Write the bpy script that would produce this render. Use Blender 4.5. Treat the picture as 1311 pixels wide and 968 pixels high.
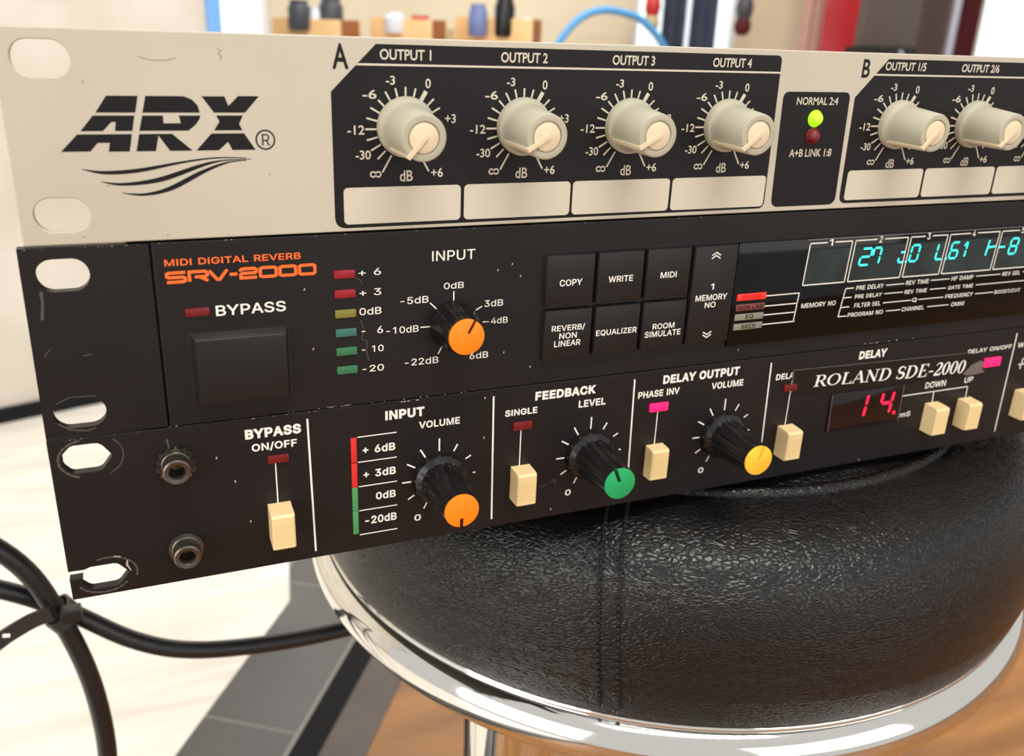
import bpy, bmesh, math, random
from math import sin, cos, pi, radians, hypot, atan2
from mathutils import Matrix, Vector
from mathutils.geometry import tessellate_polygon

for _o in list(bpy.data.objects):
    bpy.data.objects.remove(_o)
S = bpy.context.scene
COL = S.collection
# All builder coordinates are millimetres: x right along the rack panels, y into the room,
# z up from the top edge of the silver panel; the floor lies at z = -650.
FZ = -650.0
def V(x, y, z): return Vector((x * .001, y * .001, (z - FZ) * .001))

# ------------------------------------------------------------------ camera
CAM_POS = (24.962, -214.023, 4.876)
RIGHT = Vector((0.9256873, -0.3763488, 0.0382700))
DOWN = Vector((-0.1052919, -0.3534992, -0.9294902))
FWD = Vector((0.3633409, 0.8563877, -0.3668562))
F_PX = 1164.41
cam = bpy.data.cameras.new('camera')
cam.sensor_fit = 'HORIZONTAL'; cam.sensor_width = 36
cam.lens = 36 * F_PX / 1311
cam.clip_start = .01; cam.clip_end = 60
cam.dof.use_dof = True; cam.dof.focus_distance = .242; cam.dof.aperture_fstop = 18
camo = bpy.data.objects.new('camera', cam); COL.objects.link(camo)
m = Matrix((RIGHT, -DOWN, -FWD)).transposed().to_4x4(); m.translation = V(*CAM_POS)
camo.matrix_world = m
S.camera = camo

# ------------------------------------------------------------------ light
def lin(c):
    c /= 255.0
    return c / 12.92 if c <= .04045 else ((c + .055) / 1.055) ** 2.4
def rgb(r, g, b): return (lin(r), lin(g), lin(b), 1)

w = bpy.data.worlds.new('world'); S.world = w; w.use_nodes = True
bg = w.node_tree.nodes['Background']
bg.inputs[0].default_value = (1.0, .975, .94, 1); bg.inputs[1].default_value = .66

def area(name, loc, target, sx, sy, power, col):
    l = bpy.data.lights.new(name, 'AREA'); l.shape = 'RECTANGLE'; l.size = sx; l.size_y = sy
    l.energy = power; l.color = col
    o = bpy.data.objects.new(name, l); COL.objects.link(o); o.location = V(*loc)
    o.rotation_euler = (V(*target) - V(*loc)).to_track_quat('-Z', 'Y').to_euler()
area('window_daylight', (800, -1500, 350), (215, -20, -100), 1.3, 1.0, 7, (1, .98, .95))  # soft fill added from the front for diffuse light, no window stands there
area('left_window_daylight', (-1700, -900, 300), (100, 300, -300), 1.4, 1.4, 24, (1, .98, .94))
area('back_window_daylight', (700, 2450, 1000), (0, 500, -600), 2.4, 1.2, 18, (.97, .99, 1))
area('ceiling_daylight', (950, 1100, 1340), (950, 2500, -100), 2.0, 1.2, 30, (1, .985, .96))  # fill added to brighten the back and left walls, no real source overhead
area('ceiling_lamp', (150, -500, 1150), (175, -10, -150), .85, .13, 15, (1, .97, .92))

vs = S.view_settings
S.display_settings.display_device = 'sRGB'
vs.view_transform = 'Standard'; vs.look = 'None'; vs.gamma = 1; vs.use_curve_mapping = False
vs.exposure = 0.0

# ------------------------------------------------------------------ materials
def mat(name, col, rough=.5, metal=0, emit=None, es=0, bump=None, var=None, spec=.5, coat=0, trans=0):
    mt = bpy.data.materials.new(name); mt.use_nodes = True
    nt = mt.node_tree; b = nt.nodes['Principled BSDF']
    b.inputs['Base Color'].default_value = col
    b.inputs['Roughness'].default_value = rough
    b.inputs['Metallic'].default_value = metal
    b.inputs['Specular IOR Level'].default_value = spec
    b.inputs['Coat Weight'].default_value = coat
    if trans: b.inputs['Subsurface Weight'].default_value = trans; b.inputs['Subsurface Scale'].default_value = .003
    if emit:
        b.inputs['Emission Color'].default_value = emit; b.inputs['Emission Strength'].default_value = es
    tc = nt.nodes.new('ShaderNodeTexCoord')
    if var:                                   # (scale, second colour, low, high)
        n = nt.nodes.new('ShaderNodeTexNoise'); n.inputs['Scale'].default_value = var[0]; n.inputs['Detail'].default_value = 5
        nt.links.new(tc.outputs['Object'], n.inputs['Vector'])
        r = nt.nodes.new('ShaderNodeValToRGB')
        r.color_ramp.elements[0].position = var[2]; r.color_ramp.elements[1].position = var[3]
        r.color_ramp.elements[0].color = col; r.color_ramp.elements[1].color = var[1]
        nt.links.new(n.outputs['Fac'], r.inputs['Fac']); nt.links.new(r.outputs['Color'], b.inputs['Base Color'])
    if bump:                                  # (scale, strength, distance)
        n = nt.nodes.new('ShaderNodeTexNoise'); n.inputs['Scale'].default_value = bump[0]; n.inputs['Detail'].default_value = 3
        nt.links.new(tc.outputs['Object'], n.inputs['Vector'])
        bp = nt.nodes.new('ShaderNodeBump'); bp.inputs['Strength'].default_value = bump[1]; bp.inputs['Distance'].default_value = bump[2]
        nt.links.new(n.outputs['Fac'], bp.inputs['Height']); nt.links.new(bp.outputs['Normal'], b.inputs['Normal'])
    return mt

M = {}
M['silver'] = mat('beige_silver_paint', rgb(190, 181, 163), .38, .0, var=(14, rgb(181, 171, 153), .35, .7), bump=(900, .05, .0002))
M['print_black'] = mat('black_print', rgb(20, 17, 19), .5, spec=.25)
M['print_beige'] = mat('beige_print', rgb(200, 191, 172), .5)
M['print_white'] = mat('white_print', rgb(236, 232, 222), .5)
M['print_grey'] = mat('grey_print', rgb(120, 116, 110), .5)
M['print_orange'] = mat('orange_print', rgb(240, 105, 35), .5)
M['black'] = mat('black_powder_coat', rgb(25, 20, 21), .42, 0, spec=.32, bump=(2200, .12, .0002), var=(25, rgb(19, 16, 17), .3, .7))
M['chassis'] = mat('grey_chassis', rgb(60, 58, 56), .5, .6)
M['blackplastic'] = mat('black_plastic', rgb(20, 18, 18), .26, 0)
M['button'] = mat('black_button', rgb(27, 24, 24), .36, 0, spec=.35)
M['window'] = mat('black_display_glass', rgb(7, 7, 7), .06, 0, spec=.28)
M['vfd'] = mat('grey_display_tube', rgb(34, 46, 44), .12, 0, var=(90, rgb(20, 26, 25), .35, .65))  # tube glass with its grey reflection put into the colour
M['redwindow'] = mat('dark_red_display_glass', rgb(20, 6, 8), .08, 0)
M['cyan'] = mat('cyan_segments', rgb(60, 225, 215), .5, emit=rgb(40, 232, 222), es=1.0)
M['redseg'] = mat('red_segments', rgb(255, 25, 70), .5, emit=rgb(255, 15, 60), es=1.1)
M['knob'] = mat('grey_ivory_plastic', rgb(174, 169, 148), .42, 0, trans=.08)
M['knobcap'] = mat('cream_plastic', rgb(222, 202, 170), .4, 0, trans=.08)
M['orange'] = mat('orange_plastic', rgb(250, 132, 10), .45)
M['green'] = mat('green_plastic', rgb(24, 158, 92), .45)
M['yellow'] = mat('yellow_plastic', rgb(250, 190, 52), .45)
M['cream'] = mat('cream_plastic_button', rgb(230, 202, 148), .5)
M['leddark'] = mat('dark_red_lens', rgb(110, 18, 24), .3)
M['ledred'] = mat('red_lens', rgb(146, 20, 34), .35)
M['ledyellow'] = mat('olive_lens', rgb(126, 116, 46), .35)
M['ledgreen'] = mat('green_lens', rgb(50, 110, 74), .35)
M['ledteal'] = mat('teal_lens', rgb(52, 106, 96), .35)
M['metred'] = mat('bright_red_lens', rgb(214, 44, 40), .35)
M['metgreen'] = mat('meter_green_lens', rgb(70, 146, 86), .35)
M['ledpink'] = mat('lit_red_lens', rgb(255, 30, 100), .3, emit=rgb(255, 22, 95), es=.9)
M['ledlit'] = mat('lit_red_legend', rgb(255, 40, 30), .3, emit=rgb(255, 35, 25), es=.9)
M['ledlime'] = mat('lit_green_lens', rgb(170, 235, 40), .25, emit=rgb(150, 235, 20), es=.8)
M['legenddim'] = mat('dim_red_legend', rgb(120, 62, 58), .4)
M['legendgrey'] = mat('grey_legend', rgb(132, 126, 112), .4)
M['chip'] = mat('bare_metal_chips', rgb(190, 178, 160), .45, .3)
M['scuff'] = mat('scuffed_coat', rgb(74, 66, 60), .55)
M['faint'] = mat('faint_scratches', rgb(150, 140, 124), .5)
M['tape'] = mat('glossy_black_tape', rgb(17, 15, 16), .22)
M['glue'] = mat('torn_tape_backing', rgb(104, 92, 86), .6)
M['nut'] = mat('black_nickel', rgb(104, 98, 90), .32, .9)
M['chrome'] = mat('chrome', (.86, .85, .82, 1), .07, 1, bump=(40, .05, .0006))
M['rubber'] = mat('black_rubber', rgb(26, 26, 27), .38)
M['tie'] = mat('grey_black_nylon', rgb(44, 44, 46), .35)
M['stitch'] = mat('black_thread', rgb(9, 9, 10), .7)
M['wood'] = mat('orange_wood', rgb(238, 198, 140), .55, var=(18, rgb(226, 180, 118), .35, .7))  # window light on the boxes is put into this pale tone
M['woodside'] = mat('brown_wood', rgb(150, 88, 44), .6)  # bench brown; on the box sides the darker tone paints in their shade
M['hose'] = mat('blue_hose', rgb(86, 164, 222), .4)

# leather: creased grain from cell edges
def leather():
    mt = mat('black_leather', rgb(17, 15, 14), .32, spec=.4)
    nt = mt.node_tree; b = nt.nodes['Principled BSDF']
    tc = nt.nodes.new('ShaderNodeTexCoord')
    mp = nt.nodes.new('ShaderNodeMapping'); mp.inputs['Scale'].default_value = (1, 1, 2.4)
    nt.links.new(tc.outputs['Object'], mp.inputs['Vector'])
    ns = nt.nodes.new('ShaderNodeTexNoise'); ns.inputs['Scale'].default_value = 130; ns.inputs['Detail'].default_value = 2
    nt.links.new(mp.outputs['Vector'], ns.inputs['Vector'])
    mx = nt.nodes.new('ShaderNodeVectorMath'); mx.operation = 'MULTIPLY_ADD'
    mx.inputs[1].default_value = (.006, .006, .006)
    nt.links.new(ns.outputs['Color'], mx.inputs[0]); nt.links.new(mp.outputs['Vector'], mx.inputs[2])
    vo = nt.nodes.new('ShaderNodeTexVoronoi'); vo.feature = 'DISTANCE_TO_EDGE'; vo.inputs['Scale'].default_value = 430
    nt.links.new(mx.outputs[0], vo.inputs['Vector'])
    rp = nt.nodes.new('ShaderNodeMapRange'); rp.inputs['From Max'].default_value = .22
    nt.links.new(vo.outputs['Distance'], rp.inputs['Value'])
    bp = nt.nodes.new('ShaderNodeBump'); bp.inputs['Strength'].default_value = .5; bp.inputs['Distance'].default_value = .0003
    nt.links.new(rp.outputs[0], bp.inputs['Height']); nt.links.new(bp.outputs['Normal'], b.inputs['Normal'])
    return mt
M['leather'] = leather()

# ------------------------------------------------------------------ builders
ORG = {}
def sharpen(bm, ang=32):
    for f in bm.faces: f.smooth = True
    lim = radians(ang)
    for e in bm.edges:
        if len(e.link_faces) == 2:
            e.smooth = e.calc_face_angle(0) < lim

def obj(name, bm, material, parent=None, org=None, smooth=True, mesh=None):
    """Link bm (vertices in mm, world frame) as one mesh object with its origin at org."""
    if org is None: org = ORG[parent] if parent else (0, 0, FZ)
    if mesh is None:
        for v in bm.verts:
            v.co = Vector(((v.co.x - org[0]) * .001, (v.co.y - org[1]) * .001, (v.co.z - org[2]) * .001))
        if smooth: bm.normal_update(); sharpen(bm)
        mesh = bpy.data.meshes.new(name); bm.to_mesh(mesh); bm.free()
        for mm in (material if isinstance(material, list) else [material]): mesh.materials.append(mm)
    o = bpy.data.objects.new(name, mesh); COL.objects.link(o)
    ORG[o] = org
    if parent:
        o.parent = parent; po = ORG[parent]
        o.location = tuple((a - b) * .001 for a, b in zip(org, po))
    else: o.location = V(*org)
    return o

def thing(name, label, cat, org, group=None):
    o = bpy.data.objects.new(name, None); COL.objects.link(o); o.location = V(*org); ORG[o] = org
    o.empty_display_size = .02
    tag(o, label, cat, group)
    return o
def tag(o, label, cat, group=None, kind=None):
    if label: o['label'] = label
    if cat: o['category'] = cat
    if group: o['group'] = group
    if kind: o['kind'] = kind
    return o
def struct(o): o['kind'] = 'structure'; return o

def add_box(bm, x0, x1, y0, y1, z0, z1, bev=0, seg=2, mi=0):
    vs_ = [bm.verts.new(p) for p in [(x0, y0, z0), (x1, y0, z0), (x1, y1, z0), (x0, y1, z0), (x0, y0, z1), (x1, y0, z1), (x1, y1, z1), (x0, y1, z1)]]
    fs = [bm.faces.new([vs_[i] for i in q]) for q in [(3, 2, 1, 0), (4, 5, 6, 7), (0, 1, 5, 4), (1, 2, 6, 5), (2, 3, 7, 6), (3, 0, 4, 7)]]
    for f in fs: f.material_index = mi
    if bev:
        es = list({e for f in fs for e in f.edges})
        bmesh.ops.bevel(bm, geom=es, offset=bev, segments=seg, profile=.6, affect='EDGES')
    return fs
def box(*a, **k):
    bm = bmesh.new(); add_box(bm, *a, **k); return bm

def add_hexa(bm, pts, bev=0, seg=2):
    """8 corner points: back ring (4) then front ring (4)."""
    v = [bm.verts.new(p) for p in pts]
    fs = [bm.faces.new([v[i] for i in q]) for q in [(0, 1, 2, 3), (7, 6, 5, 4), (0, 4, 5, 1), (1, 5, 6, 2), (2, 6, 7, 3), (3, 7, 4, 0)]]
    bmesh.ops.recalc_face_normals(bm, faces=fs)
    if bev: bmesh.ops.bevel(bm, geom=list({e for f in fs for e in f.edges}), offset=bev, segments=seg, profile=.6, affect='EDGES')

def add_lathe(bm, prof, n=48, axis='-y', c=(0, 0, 0), rmod=None):
    """prof: list of (r, h); h runs along the axis from c."""
    rings = []
    for r, h in prof:
        ring = []
        for k in range(n if r > 1e-6 else 1):
            a = 2 * pi * k / n
            rr = r * (rmod(a, h) if rmod else 1)
            u, v_ = rr * cos(a), rr * sin(a)
            p = (c[0] + u, c[1] - h, c[2] + v_) if axis == '-y' else (c[0] + u, c[1] + v_, c[2] + h)
            ring.append(bm.verts.new(p))
        rings.append(ring)
    fs = []
    for a, b in zip(rings, rings[1:]):
        if len(a) == 1 and len(b) == 1: continue
        for k in range(n):
            j = (k + 1) % n
            if len(a) == 1: fs.append(bm.faces.new((a[0], b[k], b[j])))
            elif len(b) == 1: fs.append(bm.faces.new((a[k], a[j], b[0])))
            else: fs.append(bm.faces.new((a[k], a[j], b[j], b[k])))
    bmesh.ops.recalc_face_normals(bm, faces=fs)
def lathe(*a, **k):
    bm = bmesh.new(); add_lathe(bm, *a, **k); return bm

def smooth_path(pts, n=8):
    P = [Vector(p) for p in pts]; out = []
    for i in range(len(P) - 1):
        p0 = P[max(i - 1, 0)]; p1 = P[i]; p2 = P[i + 1]; p3 = P[min(i + 2, len(P) - 1)]
        for k in range(n):
            t = k / n
            out.append(.5 * (2 * p1 + (p2 - p0) * t + (2 * p0 - 5 * p1 + 4 * p2 - p3) * t * t + (3 * p1 - p0 - 3 * p2 + p3) * t ** 3))
    out.append(P[-1]); return out
def add_tube(bm, pts, r, n=16, closed=False, caps=True):
    P = [Vector(p) for p in pts]; rings = []; up = None
    for i, p in enumerate(P):
        if closed: t = P[(i + 1) % len(P)] - P[i - 1]
        else: t = P[min(i + 1, len(P) - 1)] - P[max(i - 1, 0)]
        t.normalize()
        if up is None: up = t.orthogonal().normalized()
        up = (up - t * up.dot(t)).normalized(); s = t.cross(up)
        rr = r(i / (len(P) - 1)) if callable(r) else r
        rings.append([bm.verts.new(p + (up * cos(2 * pi * k / n) + s * sin(2 * pi * k / n)) * rr) for k in range(n)])
    fs = []
    L = len(rings)
    for i in range(L if closed else L - 1):
        a, b = rings[i], rings[(i + 1) % L]
        for k in range(n): fs.append(bm.faces.new((a[k], a[(k + 1) % n], b[(k + 1) % n], b[k])))
    if not closed and caps:
        fs.append(bm.faces.new(rings[0])); fs.append(bm.faces.new(rings[-1]))
    bmesh.ops.recalc_face_normals(bm, faces=fs)

# flat printed shapes on the panel plane (y = const)
def quad(bm, pts, y=-.08, mi=0):
    vs_ = [bm.verts.new((p[0], y, p[1])) for p in pts]
    if len(pts) == 4: bm.faces.new(vs_)
    else:
        for t in tessellate_polygon([[Vector((p[0], p[1], 0)) for p in pts]]): bm.faces.new([vs_[i] for i in t])
def rect(bm, x0, x1, z0, z1, y=-.08, mi=0): quad(bm, [(x0, z0), (x1, z0), (x1, z1), (x0, z1)], y, mi)
def line(bm, p, q, w_, y=-.08):
    d = Vector((q[0] - p[0], q[1] - p[1])); L = d.length
    n = Vector((-d.y, d.x)) * (w_ / 2 / L)
    quad(bm, [(p[0] - n.x, p[1] - n.y), (q[0] - n.x, q[1] - n.y), (q[0] + n.x, q[1] + n.y), (p[0] + n.x, p[1] + n.y)], y)
def stroke(bm, pts, w_, y=-.08):
    """a stroked line with joints; w_ a width or one width per point"""
    n = len(pts); W_ = w_ if isinstance(w_, (list, tuple)) else [w_] * n
    L, R_ = [], []
    for i in range(n):
        a = Vector(pts[max(i - 1, 0)]); b = Vector(pts[i]); c = Vector(pts[min(i + 1, n - 1)])
        d1 = (b - a).normalized() if i else (c - b).normalized(); d2 = (c - b).normalized() if i < n - 1 else d1
        t = d1 + d2
        t = t.normalized() if t.length > 1e-6 else d1
        k = max(.45, t.dot(d1)); nn = Vector((-t.y, t.x)) * (W_[i] / 2 / k)
        L.append(b + nn); R_.append(b - nn)
    for i in range(n - 1): quad(bm, [R_[i], R_[i + 1], L[i + 1], L[i]], y)
def disc(bm, cx, cz, r, y, n=32):
    quad(bm, [(cx + r * cos(2 * pi * k / n), cz + r * sin(2 * pi * k / n)) for k in range(n)], y)

def curve_bm(cu, tmp='tmp'):
    o = bpy.data.objects.new(tmp, cu); COL.objects.link(o)
    dg = bpy.context.evaluated_depsgraph_get(); dg.update()
    me = bpy.data.meshes.new_from_object(o.evaluated_get(dg))
    bm = bmesh.new(); bm.from_mesh(me)
    bpy.data.objects.remove(o); bpy.data.curves.remove(cu); bpy.data.meshes.remove(me)
    return bm
def merge(dst, src, fn):
    vm = {}
    for v in src.verts: vm[v] = dst.verts.new(fn(v.co))
    for f in src.faces:
        try: dst.faces.new([vm[v] for v in f.verts])
        except ValueError: pass
    src.free()
def shape(bm, loops, y0, depth=0):
    """filled outline with holes in the xz plane, front face at y0, going depth back"""
    cu = bpy.data.curves.new('tmp', 'CURVE'); cu.dimensions = '2D'; cu.fill_mode = 'BOTH'; cu.extrude = depth / 2
    for lp in loops:
        sp = cu.splines.new('POLY'); sp.points.add(len(lp) - 1); sp.use_cyclic_u = True
        for p, q in zip(sp.points, lp): p.co = (q[0], q[1], 0, 1)
    merge(bm, curve_bm(cu), lambda c: (c.x, y0 + depth / 2 - c.z, c.y))
    if depth:
        bmesh.ops.remove_doubles(bm, verts=bm.verts, dist=1e-4); bmesh.ops.recalc_face_normals(bm, faces=bm.faces)
GLYPHS = {  # outlines of a plain grotesque sans, 1000 units to the em: (advance, loops)
    '+': (453, ["198,34 198,172 61,172 61,226 198,226 198,364 255,364 255,226 391,226 391,172 255,172 255,34"]),
    '-': (453, ["337,244 337,188 114,188 114,244"]),
    '/': (249, ["235,533 71,-76 14,-76 178,533"]),
    '0': (453, ["227,-7 191,-3 158,7 130,24 105,48 85,77 69,113 57,155 50,202 48,254 50,306 57,353 69,395 85,431 106,461 130,484 159,502 191,512 227,516 262,512 295,502 323,484 348,461 368,431 384,395 396,353 403,306 405,254 403,202 396,155 384,113 368,77 348,48 323,24 295,7 263,-3", "227,50 250,52 271,60 290,74 306,92 320,116 330,144 338,176 342,213 344,254 342,295 338,332 330,365 320,393 306,416 290,435 271,449 250,457 227,460 203,457 182,449 163,435 147,416 134,393 123,365 115,332 111,295 109,254 111,213 115,176 123,144 134,116 147,92 163,74 182,60 203,52"]),
    '1': (453, ["276,509 276,0 212,0 212,448 86,358 86,427 198,509"]),
    '2': (453, ["64,0 64,47 234,229 252,248 268,266 282,282 294,298 303,312 311,327 316,341 319,356 320,371 319,389 315,405 308,419 298,431 287,441 273,449 258,455 241,458 224,460 205,458 188,454 172,447 159,438 148,427 139,413 132,398 128,381 127,362 66,362 68,391 75,418 86,442 102,464 121,482 143,496 168,507 196,513 225,516 254,513 281,507 306,497 328,482 346,465 361,445 372,423 379,398 381,372 380,354 377,336 371,318 363,299 351,280 336,259 317,235 294,209 267,180 153,60 389,57 389,0"]),
    '3': (453, ["218,-7 188,-5 159,1 133,10 108,22 88,38 70,57 57,79 48,104 44,132 109,132 112,115 118,100 126,87 137,76 150,66 165,59 182,54 200,51 219,50 239,51 258,55 275,61 291,69 304,80 315,93 323,108 328,125 329,145 328,163 323,180 316,196 306,211 292,223 275,234 254,241 229,246 201,248 157,248 157,299 288,448 70,452 70,509 372,509 372,461 211,278 247,290 279,286 308,276 333,262 354,244 371,222 383,198 391,173 393,145 390,116 383,90 370,66 354,45 333,27 309,12 281,2 251,-5"]),
    '4': (453, ["40,105 40,158 247,509 311,509 109,163 413,163 413,105", "282,0 282,318 343,318 343,0"]),
    '5': (453, ["221,-7 192,-5 165,1 140,11 118,25 99,41 83,60 71,82 63,105 60,130 122,130 125,115 130,102 138,89 148,78 160,68 173,60 188,54 204,51 221,50 241,51 259,56 276,64 291,75 304,89 314,104 322,122 326,141 328,162 326,183 321,203 314,221 303,237 290,251 275,262 257,270 238,275 218,277 201,276 184,273 167,268 152,262 139,255 128,246 67,253 96,509 366,509 366,452 151,452 134,301 148,311 162,318 178,325 194,330 212,333 229,334 252,332 274,328 294,321 313,311 330,299 345,285 358,269 370,251 379,231 386,210 390,187 391,163 388,132 381,102 369,76 352,52 332,32 309,15 282,3 253,-4"]),
    '6': (453, ["226,-7 196,-4 168,3 142,15 119,31 100,51 84,74 73,101 66,130 64,162 65,187 71,212 80,239 93,268 112,302 137,340 252,509 322,509 151,261 157,279 165,288 174,295 184,302 196,307 208,311 221,313 235,314 265,312 291,305 316,295 337,280 355,262 370,240 380,215 387,187 389,157 387,127 379,98 368,73 352,50 333,30 310,14 284,3 257,-4", "226,48 245,50 263,55 279,63 293,73 304,86 314,101 322,119 326,137 327,157 326,178 322,196 314,213 304,228 293,241 279,251 263,259 245,264 226,265 207,264 190,259 174,252 160,241 148,229 138,214 131,197 126,179 125,158 126,138 131,119 138,102 148,86 160,73 174,63 190,55 207,50"]),
    '7': (453, ["97,0 323,448 62,452 62,509 391,509 391,449 165,0"]),
    '8': (453, ["226,-7 193,-5 163,1 136,11 111,25 91,42 74,62 62,84 54,109 52,135 53,156 58,176 65,195 75,212 87,228 101,241 117,252 134,260 153,265 129,276 109,289 93,308 80,330 73,354 70,380 73,405 79,429 90,450 106,469 124,485 146,498 170,508 197,514 226,516 255,514 282,508 306,498 328,485 346,469 361,450 373,429 379,405 382,380 379,354 372,330 359,308 343,289 323,276 300,267 319,260 335,252 351,241 365,228 377,212 387,195 395,176 399,156 401,135 398,109 391,84 378,62 362,42 341,25 317,11 289,1 259,-5", "226,49 248,50 267,54 285,60 300,69 313,79 323,91 331,106 335,121 337,139 335,157 330,173 322,189 312,202 298,213 283,223 265,230 247,234 226,235 206,234 187,230 169,223 154,213 140,202 130,189 122,173 117,157 115,139 117,121 121,106 129,91 139,79 152,69 167,60 185,54 205,50", "226,290 244,291 260,294 274,300 287,308 298,318 307,330 314,344 318,359 319,376 318,392 314,407 308,420 299,432 288,442 275,449 260,455 244,459 226,460 208,459 192,455 177,449 164,442 153,432 145,420 138,407 134,392 133,376 134,359 138,344 145,330 154,318 165,308 178,300 193,294 209,291"]),
    '9': (453, ["226,516 256,513 285,506 310,494 333,478 352,458 368,434 380,408 387,378 389,347 387,322 382,296 373,270 359,240 340,207 315,168 200,0 130,0 301,248 295,229 287,221 278,214 268,207 257,202 245,198 232,195 218,195 188,197 161,203 137,214 116,229 98,247 83,269 72,294 66,321 64,352 66,382 73,411 85,436 101,459 120,479 143,494 168,506 196,513", "226,460 207,459 190,454 174,446 160,435 148,423 138,407 131,390 127,372 125,352 127,331 131,313 138,295 148,280 160,268 174,257 190,250 207,245 226,243 245,245 263,249 279,257 293,267 305,280 314,295 322,312 326,330 327,350 326,371 322,390 314,407 305,422 293,435 279,446 263,454 245,459"]),
    'A': (480, ["16,0 201,509 276,509 463,0 395,0 239,440 85,0", "110,142 110,199 370,199 370,142"]),
    'B': (456, ["60,0 60,509 241,509 274,507 304,501 329,491 350,477 367,461 381,442 390,421 396,398 398,374 397,353 393,336 387,320 378,307 368,295 356,286 343,278 329,272 315,267 331,260 347,254 363,245 378,234 391,220 402,203 411,184 416,161 418,136 416,111 410,88 400,67 386,48 368,31 344,18 317,8 284,2 247,0", "125,57 245,57 281,60 309,67 330,80 344,96 353,115 355,137 354,153 350,169 342,184 333,197 320,209 306,218 289,225 269,229 248,231 125,231", "125,285 238,285 256,287 273,290 288,296 302,304 314,314 323,326 330,340 335,355 336,372 333,393 326,412 313,429 294,442 270,449 240,452 125,452"]),
    'C': (510, ["267,-7 225,-3 186,7 150,25 119,49 92,79 70,115 53,157 44,203 40,254 44,305 53,352 70,393 92,429 119,459 150,484 186,501 225,512 267,516 293,514 317,511 340,504 362,496 383,485 402,471 419,456 435,438 448,418 459,397 467,373 473,348 408,348 404,365 397,380 389,395 380,407 369,418 357,428 344,437 330,444 315,449 300,453 284,455 267,456 237,453 209,445 184,432 161,414 141,391 125,364 113,332 106,295 103,254 106,213 113,177 125,145 141,117 161,94 184,76 210,63 237,56 267,53 284,54 300,56 315,60 330,65 344,72 357,81 369,90 380,102 389,114 397,128 404,144 408,160 473,160 467,135 459,112 448,91 435,71 420,53 402,38 383,24 363,13 341,5 317,-2 293,-6"]),
    'D': (502, ["60,0 60,509 225,509 273,505 315,495 353,478 385,455 412,426 433,391 449,351 458,306 462,255 458,205 449,159 433,119 411,83 384,54 351,31 312,14 268,3 219,0", "125,57 215,57 254,60 288,68 318,81 343,99 363,122 379,149 390,181 397,216 399,255 397,294 390,329 379,361 364,388 344,410 320,428 291,441 258,449 221,452 125,452"]),
    'E': (419, ["60,0 60,509 372,509 372,452 125,452 125,286 355,286 355,229 125,229 125,57 375,57 375,0"]),
    'F': (410, ["60,0 60,509 369,509 369,452 125,452 125,278 346,278 346,221 125,221 125,0"]),
    'G': (520, ["269,-7 225,-3 185,7 149,25 118,49 91,79 69,116 53,157 43,203 40,254 43,305 53,352 69,393 91,429 117,459 149,484 184,501 223,512 265,516 291,514 316,510 340,504 363,494 384,483 403,469 421,453 436,436 449,416 460,395 468,373 474,349 408,349 402,365 395,379 387,393 378,406 368,417 356,427 344,436 330,443 315,448 300,453 283,455 265,456 236,453 209,445 183,432 160,414 141,392 125,364 113,332 106,295 103,254 106,213 113,177 125,145 141,117 161,95 184,76 210,63 238,56 269,53 296,55 322,61 345,71 365,85 382,102 396,123 407,147 413,173 415,202 434,199 283,199 283,256 478,256 478,200 475,160 466,124 451,91 431,62 406,38 377,19 344,5 308,-4"]),
    'H': (517, ["60,0 60,509 125,509 125,289 392,289 392,509 457,509 457,0 392,0 392,232 125,232 125,0"]),
    'I': (184, ["60,0 60,509 124,509 124,0"]),
    'K': (467, ["104,145 104,216 116,231 128,246 139,261 151,275 162,289 174,303 187,317 199,331 212,344 364,509 448,509 231,276", "60,0 60,509 125,509 125,334 124,225 125,193 125,0", "372,0 188,259 228,309 449,0"]),
    'L': (393, ["60,0 60,509 125,509 125,57 361,57 361,0"]),
    'M': (628, ["60,0 60,509 152,509 313,85 476,509 568,509 568,0 504,0 504,420 342,0 286,0 122,420 122,0"]),
    'N': (523, ["60,0 60,509 130,509 399,100 399,509 463,509 463,0 393,0 125,410 125,0"]),
    'O': (533, ["267,-7 225,-3 186,7 150,25 119,49 92,79 70,115 53,157 44,203 40,254 44,305 53,352 70,393 92,429 119,459 150,484 186,501 225,512 267,516 309,512 348,501 384,484 415,459 442,429 464,393 480,352 490,305 493,254 490,203 480,157 464,115 442,79 415,49 384,25 348,7 309,-3", "267,53 296,55 324,63 349,76 372,94 392,116 408,144 420,176 428,213 430,254 428,295 420,332 408,365 392,392 372,415 349,433 324,446 296,453 267,456 237,453 210,445 184,433 161,415 142,392 125,364 113,332 106,295 103,254 106,213 113,176 125,144 142,117 161,94 184,76 210,63 237,55"]),
    'P': (445, ["60,0 60,509 235,509 272,506 305,499 332,487 356,471 375,452 390,430 400,404 407,377 409,348 407,318 400,291 390,265 375,243 356,223 332,207 305,195 272,188 235,186 125,186 125,0", "125,242 233,242 257,244 279,248 297,256 312,266 324,279 333,294 339,310 343,328 344,348 343,367 339,385 333,402 324,416 312,428 297,439 279,446 257,451 232,452 125,452"]),
    'Q': (533, ["245,159 313,159 369,85 384,65 468,-48 401,-48 346,27 331,46", "267,-7 225,-3 186,7 150,25 119,49 92,79 70,115 53,157 44,203 40,254 44,305 53,352 70,393 92,429 119,459 150,484 186,501 225,512 267,516 309,512 348,501 384,484 415,459 442,429 464,393 480,352 490,305 493,254 490,203 480,157 464,115 442,79 415,49 384,25 348,7 309,-3", "267,53 296,55 324,63 349,76 372,94 392,116 408,144 420,176 428,213 430,254 428,295 420,332 408,365 392,392 372,415 349,433 324,446 296,453 267,456 237,453 210,445 184,433 161,415 142,392 125,364 113,332 106,295 103,254 106,213 113,176 125,144 142,117 161,94 184,76 210,63 237,55"]),
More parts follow.
